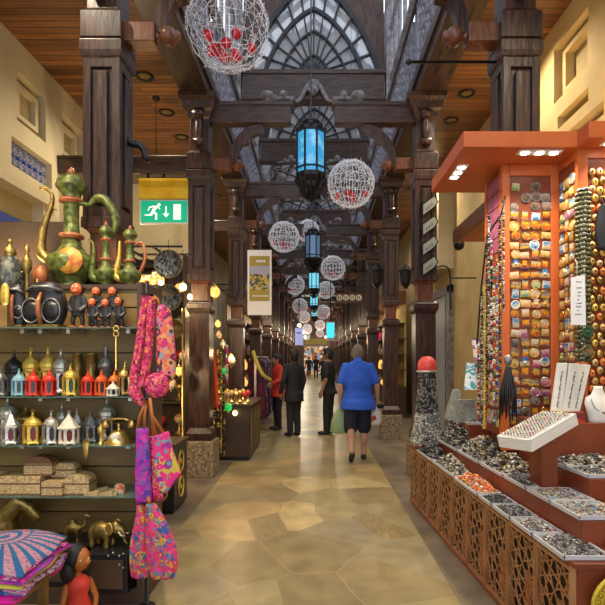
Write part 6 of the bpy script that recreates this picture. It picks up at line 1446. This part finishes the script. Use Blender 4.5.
# warm lit chandelier of small globes near the second column
for px, py, Y, mt, lab, r in ((183, 287, 5.6, 'bulb', 'brightest lit globe lamp left of the second column', .040), (190, 297, 5.7, 'bulb', 'lit globe lamp just below the brightest one', .030), (161, 283, 5.5, 'bulb', 'small lit lamp left of the hanging mesh discs', .028),
                              (156, 290, 5.8, 'amber', 'amber globe lamp behind the pink bag', .05), (215, 292, 7.4, 'amber', 'amber mosaic globe lamp right of the second column', .075), (218, 324, 7.6, 'amber', 'small amber globe lower right of the second column', .045),
                              (219, 335, 7.8, 'multi', 'mosaic globe lamp hanging under the small amber one', .045), (231, 361, 8.0, 'multi', 'large pink-white mosaic globe over the brass counter', .075), (179, 371, 6.0, 'amber', 'amber globe lamp above the black cabinet', .05),
                              (171, 384, 5.9, 'multi', 'mosaic globe lamp beside the round pouch', .06), (183, 356, 6.2, 'multi', 'mosaic globe left of the second column, middle height', .05), (225, 371, 7.5, 'greenl', 'bright green glass globe lamp, upper one', .045), (228, 407, 7.4, 'greenl', 'bright green glass globe lamp, lower one', .06),
                              (235, 413, 7.4, 'bulb', 'lit yellow lamp beside the lower green globe', .035), (223, 344, 8.2, 'silver', 'silver globe ornament right of the second column', .05)):
    if mt == 'greenl' and 'greenl' not in M: M['greenl'] = mat('green_lit_glass', (.02, .4, .08), .2, emit=(.02, .6, .1), es=.5)
    hanging_lamp(px, py, Y, mt, lab, r, 2.75 if Y < 6.5 else 2.62)
for loc, e in (((-1.83, 5.6, 2.35), 26), ((-1.7, 7.3, 2.2), 16), ((-1.85, 5.3, 1.25), 14), ((-1.3, 7.9, 1.6), 14)): light('POINT', loc, e, (1, .66, .32), .05)
t = thing('lamp_rail', 'dark ceiling rail the mosaic lamps hang from in the second left shop', 'rail', (0, 0, 0)); MB().box(-2.1, -1.46, 5.46, 5.48, 2.74, 2.76).box(-2.1, -1.46, 5.88, 5.90, 2.74, 2.76).box(-2.1, -2.08, 5.46, 6.62, 2.74, 2.76).box(-1.80, -1.78, 5.46, 6.62, 2.74, 2.76).build('rail_bar', 'iron', t)
t = thing('lamp_rail', 'dark rail carrying lamps in the third left shop', 'rail', (0, 0, 0)); MB().box(-1.52, -1.50, 6.67, 9.4, 2.61, 2.63).box(-1.52, -1.2, 7.39, 7.41, 2.61, 2.63).box(-1.52, -1.3, 8.0, 8.02, 2.61, 2.63).build('rail_bar', 'iron', t)
# mesh discs and brass plate
for px, py, Y, r, mt, lab in ((168.5, 264, 5.0, .145, 'meshd', 'upper grey openwork hanging disc below the exit sign'), (167.5, 298, 4.9, .135, 'meshd', 'lower dark openwork hanging disc touching the pink bag'), (174, 329, 5.1, .10, 'dbrass', 'brass rimmed round plate below the openwork discs')):
    if 'meshd' not in M: M['meshd'] = pat('openwork_metal', [(.02, .02, .02), (.22, .22, .2), (.05, .05, .05), (.3, .3, .27)], 60, .4, metal=.3)
    t = thing('openwork_disc', lab, 'plate', (wx(px, Y), Y, wz(py, Y))); MB().lathe([(r, .004), (r, -.006), (r * .93, -.014), (r * .9, -.004), (r * .3, -.012), (.001, -.014)], n=32, axis='y').build('disc', mt, t); MB().tube([(r * .97 * cos(2 * PI * k / 32), -.008, r * .97 * sin(2 * PI * k / 32)) for k in range(32)], .006, 6, True, True).build('rim', 'dbrass', t)
    MB().tube([(0, 0, r), (0, .0, r + .1)], .003, 4).build('wire', 'iron', t)
# shelving unit of second shop (faces camera)
t = thing('display_shelving', 'dark wooden shelving full of lamps in the second left shop', 'shelving', (0, 0, 0)); MB().box(-3.2, -1.74, 6.95, 6.98, 0, 2.9).build('back_panel', 'dslat', t)
for z in (.5, .95, 1.4, 1.85, 2.3, 2.75): MB().box(-3.2, -1.74, 6.6, 6.95, z - .02, z).build('shelf', 'dslat', t)
for x in (-3.2, -2.5, -1.76): MB().box(x, x + .03, 6.6, 6.95, 0, 2.9).build('upright', 'dslat', t)
Q = random.Random(31); n = 0
for i, z in enumerate((.5, .95, 1.4, 1.85, 2.3)):
    for j in range(6):
        x = -3.1 + j * .25
        if -2.55 < x < -2.47: x += .06
        mt = Q.choice(['brass', 'multi', 'amber', 'silver', 'multi', 'red']); lamp(316 + x * 500 / 6.78, 6.78, z, mt, f'{dict(brass="brass", multi="mosaic", amber="lit amber", silver="silver", red="red")[mt]} globe lamp in the second shop, {ORD[i]} shelf up, {ORD[j]} from left', Q.uniform(1.0, 1.4), 'lamps on the second shop shelving')
# patterned textile panels hanging above
for k, (px0, px1, py0, py1, lab) in enumerate(((134, 152, 275, 300, 'orange and cream star-patterned textile hanging in the second shop'), (152, 164, 272, 300, 'tan patterned textile beside the star-patterned one'))):
    Y = 5.9; o = MB().box(wx(px0, Y), wx(px1, Y), Y, Y + .02, wz(py1 + 60 * k, Y), wz(py0, Y)).build('hanging_textile', pat('kilim%d' % k, [(.55, .14, .05), (.65, .5, .3), (.45, .3, .12), (.6, .1, .06)], (14, 20)[k])); tag(o, lab, 'textile')
    tag(MB().box(wx(px0, Y), wx(px1, Y), Y - .01, Y + .03, wz(py0, Y), wz(py0, Y) + .02).box(wx((px0 + px1) / 2, Y), wx((px0 + px1) / 2, Y) + .01, Y - .01, Y, wz(py0, Y), 2.76).build('textile_rod', 'iron'), ('left', 'right')[k] + ' rod holding a patterned textile', 'rod')
# tall thin brass pole near column 2
tag(MB().lathe([(.05, 0), (.05, .02), (.01, .04), (.01, 2.05), (.016, 2.07), (.004, 2.1)], (wx(182.5, 5.75), 5.75, 0), 10).build('brass_pole', 'brass'), 'thin tall brass pole standing left of the second column', 'pole')
# orange scarf, bead strands, brass strips
Y = 7.05
t = thing('hanging_scarf', 'bright orange-red scarf hanging right of the second column', 'scarf', (0, 0, 0)); drape([W3(212, 349, Y, 2, 2), W3(212.5, 362, Y, 3.5, 2.5), W3(213.5, 385, Y, 4.5, 3), W3(214, 408, Y, 5, 3)], 5, .35, 'orangecl', 'cloth', t)
MB().tube([(wx(212, Y), Y, wz(350, Y)), (wx(212, Y), Y, wz(330, Y)), (-1.38, Y - .2, wz(328, Y))], .006, 5).build('hanger', 'iron', t)
Q = random.Random(8)
for k, (px, pt, pb, mt) in enumerate(((218, 350, 425, 0), (221, 352, 452, 1), (224, 380, 455, 4), (214, 410, 440, 0), (227, 345, 380, 2))):
    L_ = (pb - pt) * 7.15 / 500; o = strand(L_, .022, [['dbrass', 'gold', 'black'], ['gold', 'ystripe', 'dbrass'], ['ivory', 'hotpink', 'silver'], ['red', 'black'], ['black', 'dbrass']][mt], 50 + k, 'lamp_chain'); o.location = (wx(px, 7.15), 7.15, wz(pt, 7.15)); tag(o, f'string of small {("brass", "yellow gold", "pink and cream", "red", "dark")[mt]} ornaments, {ORD[[214, 218, 221, 224, 227].index(px)]} from left beside orange scarf', 'ornament string', 'ornament strings')
# third shop: glass-topped brass counter
t = thing('shop_counter', 'dark wooden counter topped with brass ornaments at left of the passage', 'counter', (0, 0, 0)); MB().box(-1.75, -.98, 7.45, 8.75, .05, .80).build('counter_body', 'dslat', t, .01); MB().box(-1.78, -.95, 7.42, 8.78, .80, .84).build('countertop', 'dslat', t, .005)
for y in (7.6, 7.95, 8.3, 8.65): MB().box(-.98, -.97, y - .03, y + .03, .12, .74).build('brass_strip', 'dbrass', t)
MB().box(-1.73, -1.0, 7.47, 8.73, 0, .05).build('plinth', 'black', t)
for k in range(14):
    x = -1.60 + .13 * (k % 5) ; y = 7.55 + .38 * (k // 5); mt = ['brass', 'gold', 'multi', 'brass', 'red'][k % 5]
    lamp(316 + x * 500 / y, y, .84, mt, f'{("brass", "gold", "mosaic", "polished brass", "red")[k % 5]} ornament on the third shop counter, {ORD[k // 5]} row back', .9, 'ornaments on the shop counter')
# shelving behind
t = thing('display_shelving', 'dark shelving with ornaments behind the third shop counter', 'shelving', (0, 0, 0)); MB().box(-3.3, -1.9, 9.2, 9.23, 0, 2.8).build('back_panel', 'dslat', t)
for z in (.6, 1.1, 1.6, 2.1, 2.6): MB().box(-3.3, -1.9, 8.9, 9.2, z - .02, z).build('shelf', 'dslat', t)
# clothes rack
t = thing('clothes_rail', 'metal clothes rail along the left of the passage', 'clothes rail', (0, 0, 0)); MB().tube([(-1.2, 9.9, 1.55), (-1.2, 12.4, 1.55)], .015, 8).build('rail', 'silver', t)
for y in (9.9, 12.4): MB().box(-1.22, -1.18, y - .02, y + .02, 0, 1.55).box(-1.4, -1.0, y - .02, y + .02, 0, .03).build('upright', 'silver', t)
for k in range(13):
    y = 10.0 + .19 * k; x = -1.2; mt = ['dress1', 'dress3', 'dress2', 'blackc', 'dress4', 'dress1', 'dress2'][k % 7]; o = None
    t = thing('hanging_dress', f'{dict(dress1="dark red patterned", dress3="purple", dress2="pale flowered", blackc="black", dress4="dark blue")[mt]} garment on the clothes rail, {ORD[k]} from the near end', 'garment', (0, 0, 0), 0, 'garments on the rail')
    w = .17; drape([(x, y, 1.50, .04, .03), (x, y, 1.44, w, .035), (x, y, 1.1, w * .9, .05), (x, y, .7, w * 1.15, .06), (x, y, .32, w * 1.25, .06)], 6, .5, mt, 'garment', t, n=28, ph=k); MB().tube([(x - w, y, 1.42), (x, y, 1.50), (x + w, y, 1.42)], .007, 5).tube([(x, y, 1.5), (x, y, 1.56)], .005, 5).build('hanger', 'iron', t)
t = thing('hanging_scarf', 'yellow and green striped scarf slanting from the clothes rail', 'scarf', (0, 0, 0)); Y = 9.6
MB().tube(smooth([(wx(253, Y), Y, wz(351, Y)), (wx(257, Y), Y - .05, wz(362, Y)), (wx(263, Y), Y - .08, wz(374, Y)), (wx(270, Y), Y + .1, wz(380, Y))]), .035, 8).build('cloth', 'ystripe', t)
# column-side long shops down the passage: window bays
def bay(side, k, y0, y1, mt_back, lab):
    X0 = -3.3 if side < 0 else 1.75
    t = thing('shop_display', lab, 'shop display', (0, 0, 0)); x0, x1 = (-2.3, -1.75) if side < 0 else (1.75, 2.3)
    MB().box(x0, x1, y0, y1, 0, .8).build('counter', 'dslat', t); MB().box(x0 if side < 0 else x1 - .04, x0 + .04 if side < 0 else x1, y0, y1, .8, 2.9).build('back_panel', mt_back, t)
    for z in (1.2, 1.6, 2.0, 2.4): MB().box(x0, x1, y0, y1, z, z + .03).build('shelf', 'dslat', t)
    MB().box(x0, x1, y0, y1, 2.9, 3.25).build('fascia', 'woodred', t, .01)
    return t
cols = ['brass', 'red', 'multi', 'amber', 'gold', 'silver', 'lblue', 'hotpink', 'ivory', 'orangep']
Q = random.Random(99)
for k in range(2, 9):
    y0 = YK[k] + .3; y1 = YK[k + 1] - .3
    for side, nm in ((-1, 'left'), (1, 'right')):
        if side < 0 and k == 2: continue
        if side > 0 and k < 3: continue
        bay(side, k, y0, y1, 'slat' if side < 0 else 'creamd', f'{nm} shop display with shelves of goods, beyond the {ORD[k]} column of the {nm} row')
        for q in range(12):
            z = (.8, 1.23, 1.63, 2.03)[q % 4]; y = y0 + .2 + .7 * (q // 4); h = Q.uniform(.2, .34); mt = cols[Q.randrange(len(cols))]
            o = MB().lathe([(.05, 0), (.09, h * .2), (.10, h * .5), (.04, h * .75), (.05, h * .85), (.01, h)], n=12).build('vase', mt, loc=(-1.86 if side < 0 else 1.86, y, z)); tag(o, f'vase in {nm} shop beyond {ORD[k]} column, {ORD[q % 4]} shelf up, {ORD[q // 4]} from near end', 'vase', 'goods in the far shop displays')
        light('POINT', (side * 1.55, (y0 + y1) / 2, 2.75), 15, (1, .75, .45), .06)
        t = thing('shop_lamp', f'small shop lamp under the fascia beyond the {ORD[k]} column of the {nm} row', 'lamp', (side * 1.55, (y0 + y1) / 2, 2.83), 0, 'small shop lamps'); MB().lathe([(.01, .07), (.03, .05), (.07, 0), (.06, -.005)], n=12).build('shade', 'iron', t); MB().ball((0, 0, .0), .035, 10, 8).build('bulb', 'bulb', t); MB().box(min(0, side * .2), max(0, side * .2), -.01, .01, .07, .09).build('arm', 'iron', t)
# end of the passage
M['endglow'] = pat('lit_shop_windows', [(.10, .08, .05), (.6, .35, .12), (.2, .3, .4), (.7, .6, .45), (.3, .08, .05)], 2.2)
N_ = M['endglow'].node_tree; b_ = N_.nodes['Principled BSDF']; src = b_.inputs['Base Color'].links[0].from_socket; N_.links.new(src, b_.inputs['Emission Color']); b_.inputs['Emission Strength'].default_value = .5
for q, (x, y) in enumerate(((-.9, 42), (.8, 42), (-.9, 34), (.8, 34), (-.9, 27), (.8, 27))):  # globe lamps added to brighten the dark far end
    t = thing('added_passage_lamp', f'added distant globe lamp {("left", "right")[q % 2]} of the passage, {("farthest", "middle", "nearest")[q // 2]} pair', 'lamp', (x, y, 3.3), 0, 'added far globe lamps'); MB().ball((0, 0, 0), .10, 12, 8).build('globe', 'bulb', t); MB().lathe([(.008, .09), (.008, 1.3)], n=6).build('cord', 'iron', t); light('POINT', (x, y, 3.12), 60, (1, .85, .62), .05)
t = thing('storefront', 'lit shop front closing the far end of the passage', 'shop front', (0, YEND - .3, 0)); MB().box(-1.7, 1.6, 0, .2, 2.6, 7).build('fascia', 'woodred', t); MB().box(-3, -1.1, 0, .2, 0, 2.6).box(1.1, 2.5, 0, .2, 0, 2.6).build('side_wall', 'dslat', t); MB().box(-1.1, 1.1, .1, .12, 0, 2.6).build('doors', 'endglow', t); MB().box(-1.0, 1.0, -.03, 0, 2.8, 3.3).build('lit_board', 'mustard', t)
# lantern on the third right column and iron hanging sign
for side, X, px, lab in ((1, 1.41, 0, 'black wall lantern on the third right column'),):
    for s in (-1, 1):
        t = thing('wall_lantern', f'black wall lantern on the {"left" if s < 0 else "right"} side of the third right column', 'lantern', (1.41 + s * .27, 9.35, wz(277, 9.35)), 0, 'black wall lanterns')
        MB().sq([(.02, -.22), (.06, -.16), (.09, -.12), (.10, .10), (.12, .12), (.05, .20), (.01, .26)], sides=6).build('case', 'iron', t); MB().sq([(.075, -.10), (.085, .08)], sides=6).build('glass', 'langrey', t); MB().box(-.14 if s > 0 else 0, 0 if s > 0 else .14, -.01, .01, .1, .13).build('arm', 'iron', t)
t = thing('sign_bracket', 'black curved iron sign bracket on the ochre wall at right', 'bracket', (0, 0, 0)); Y = 8.0
MB().tube(smooth([(wx(437, Y), Y, wz(267, Y)), (wx(444, Y), Y, wz(266, Y)), (wx(449, Y), Y, wz(270, Y)), (wx(450.5, Y), Y, wz(285, Y)), (wx(450.5, Y), Y, wz(310, Y))]), .014, 6).build('curved_arm', 'iron', t); MB().tube([(wx(450.5, Y), Y, wz(278, Y)), (2.56, Y, wz(278, Y))], .012, 6).build('stay', 'iron', t)
# cream pilaster between third column and second: painted openings
mb = MB().box(2.44, 2.56, 11.6, 12.6, 0, 2.8); struct('trim_8', mb, 'creamd')
tag(MB().ball((0, 0, 0), .07, 16, 10).lathe([(.03, .05), (.03, .12)], n=8).build('security_camera', 'black', loc=(wx(459, 6.5), 6.5, wz(245, 6.5))), 'black dome camera under the far orange canopy', 'camera')
# ------------------------------------------------------------------ lights
for x, ys, lab in ((-2.17, (1.2, 3.0, 6.33, 9.0, 12, 15), 0), (2.03, (1.5, 5.4, 6.74, 9.5, 12.5), 0)):
    for y in ys: light('SPOT', (x, y, 5.05), 110, (1, .86, .64), .03, (x, y, 0), 150, .8)
# shelf spots of left stall on an added rail kept out of view
t = thing('added_spot_rail', 'added out-of-view rail of small spotlights above the left stall', 'light rail', (0, 0, 0)); MB().box(-2.6, -1.2, 2.10, 2.13, 3.92, 3.95).box(-2.5, -2.48, 2.10, 2.12, 3.95, 5.1).box(-1.74, -1.72, 2.10, 2.12, 3.95, 5.1).build('rail_bar', 'iron', t)
for x in (-2.4, -1.9, -1.4):
    MB().lathe([(.03, 3.92), (.045, 3.83), (.04, 3.83)], (x, 2.115, 0), 12).build('spot_head', 'iron', t); MB().lathe([(.035, 3.835), (.035, 3.832)], (x, 2.115, 0), 12).build('lens', 'downl', t)
    light('SPOT', (x, 2.13, 3.80), 85, (1, .80, .52), .05, (x + .15, 3.4, 1.75), 62, 1)
# unseen fill lights added on top of shop furniture to brighten the planks
for k, (x, y, z, e, lab) in enumerate(((-2.5, 6.75, 2.92, 30, 'second left shop shelving'), (-2.6, 9.1, 2.70, 26, 'third left shop shelving'), (2.1, 4.1, 3.09, 26, 'orange kiosk canopy'), (2.2, 5.5, 3.04, 22, 'far small orange canopy'), (-2.2, 3.6, 2.06, 14, 'left stall top ledge'))):
    t = thing('added_uplighter', f'unseen black fill light added on the {lab}', 'lamp', (x, y, z)); MB().lathe([(.05, -.02), (.05, .02), (.04, .04)], n=12).build('case', 'iron', t); MB().lathe([(.036, .041), (.036, .043)], n=12).build('lens', 'downl', t)
    light('SPOT', (x, y, z + .06), e, (1, .74, .42), .03, (x, y, 6), 160, .8)
W = bpy.data.worlds.new('world'); SC.world = W; W.use_nodes = True; bg = W.node_tree.nodes['Background']; bg.inputs[0].default_value = (.80, .88, 1, 1); bg.inputs[1].default_value = 1.9
SC.view_settings.view_transform = 'Standard'; SC.view_settings.look = 'None'; SC.view_settings.gamma = 1; SC.view_settings.use_curve_mapping = False; SC.view_settings.exposure = .35
for o in bpy.data.objects:
    if o.get('label') == 'x': o['label'] = o.name
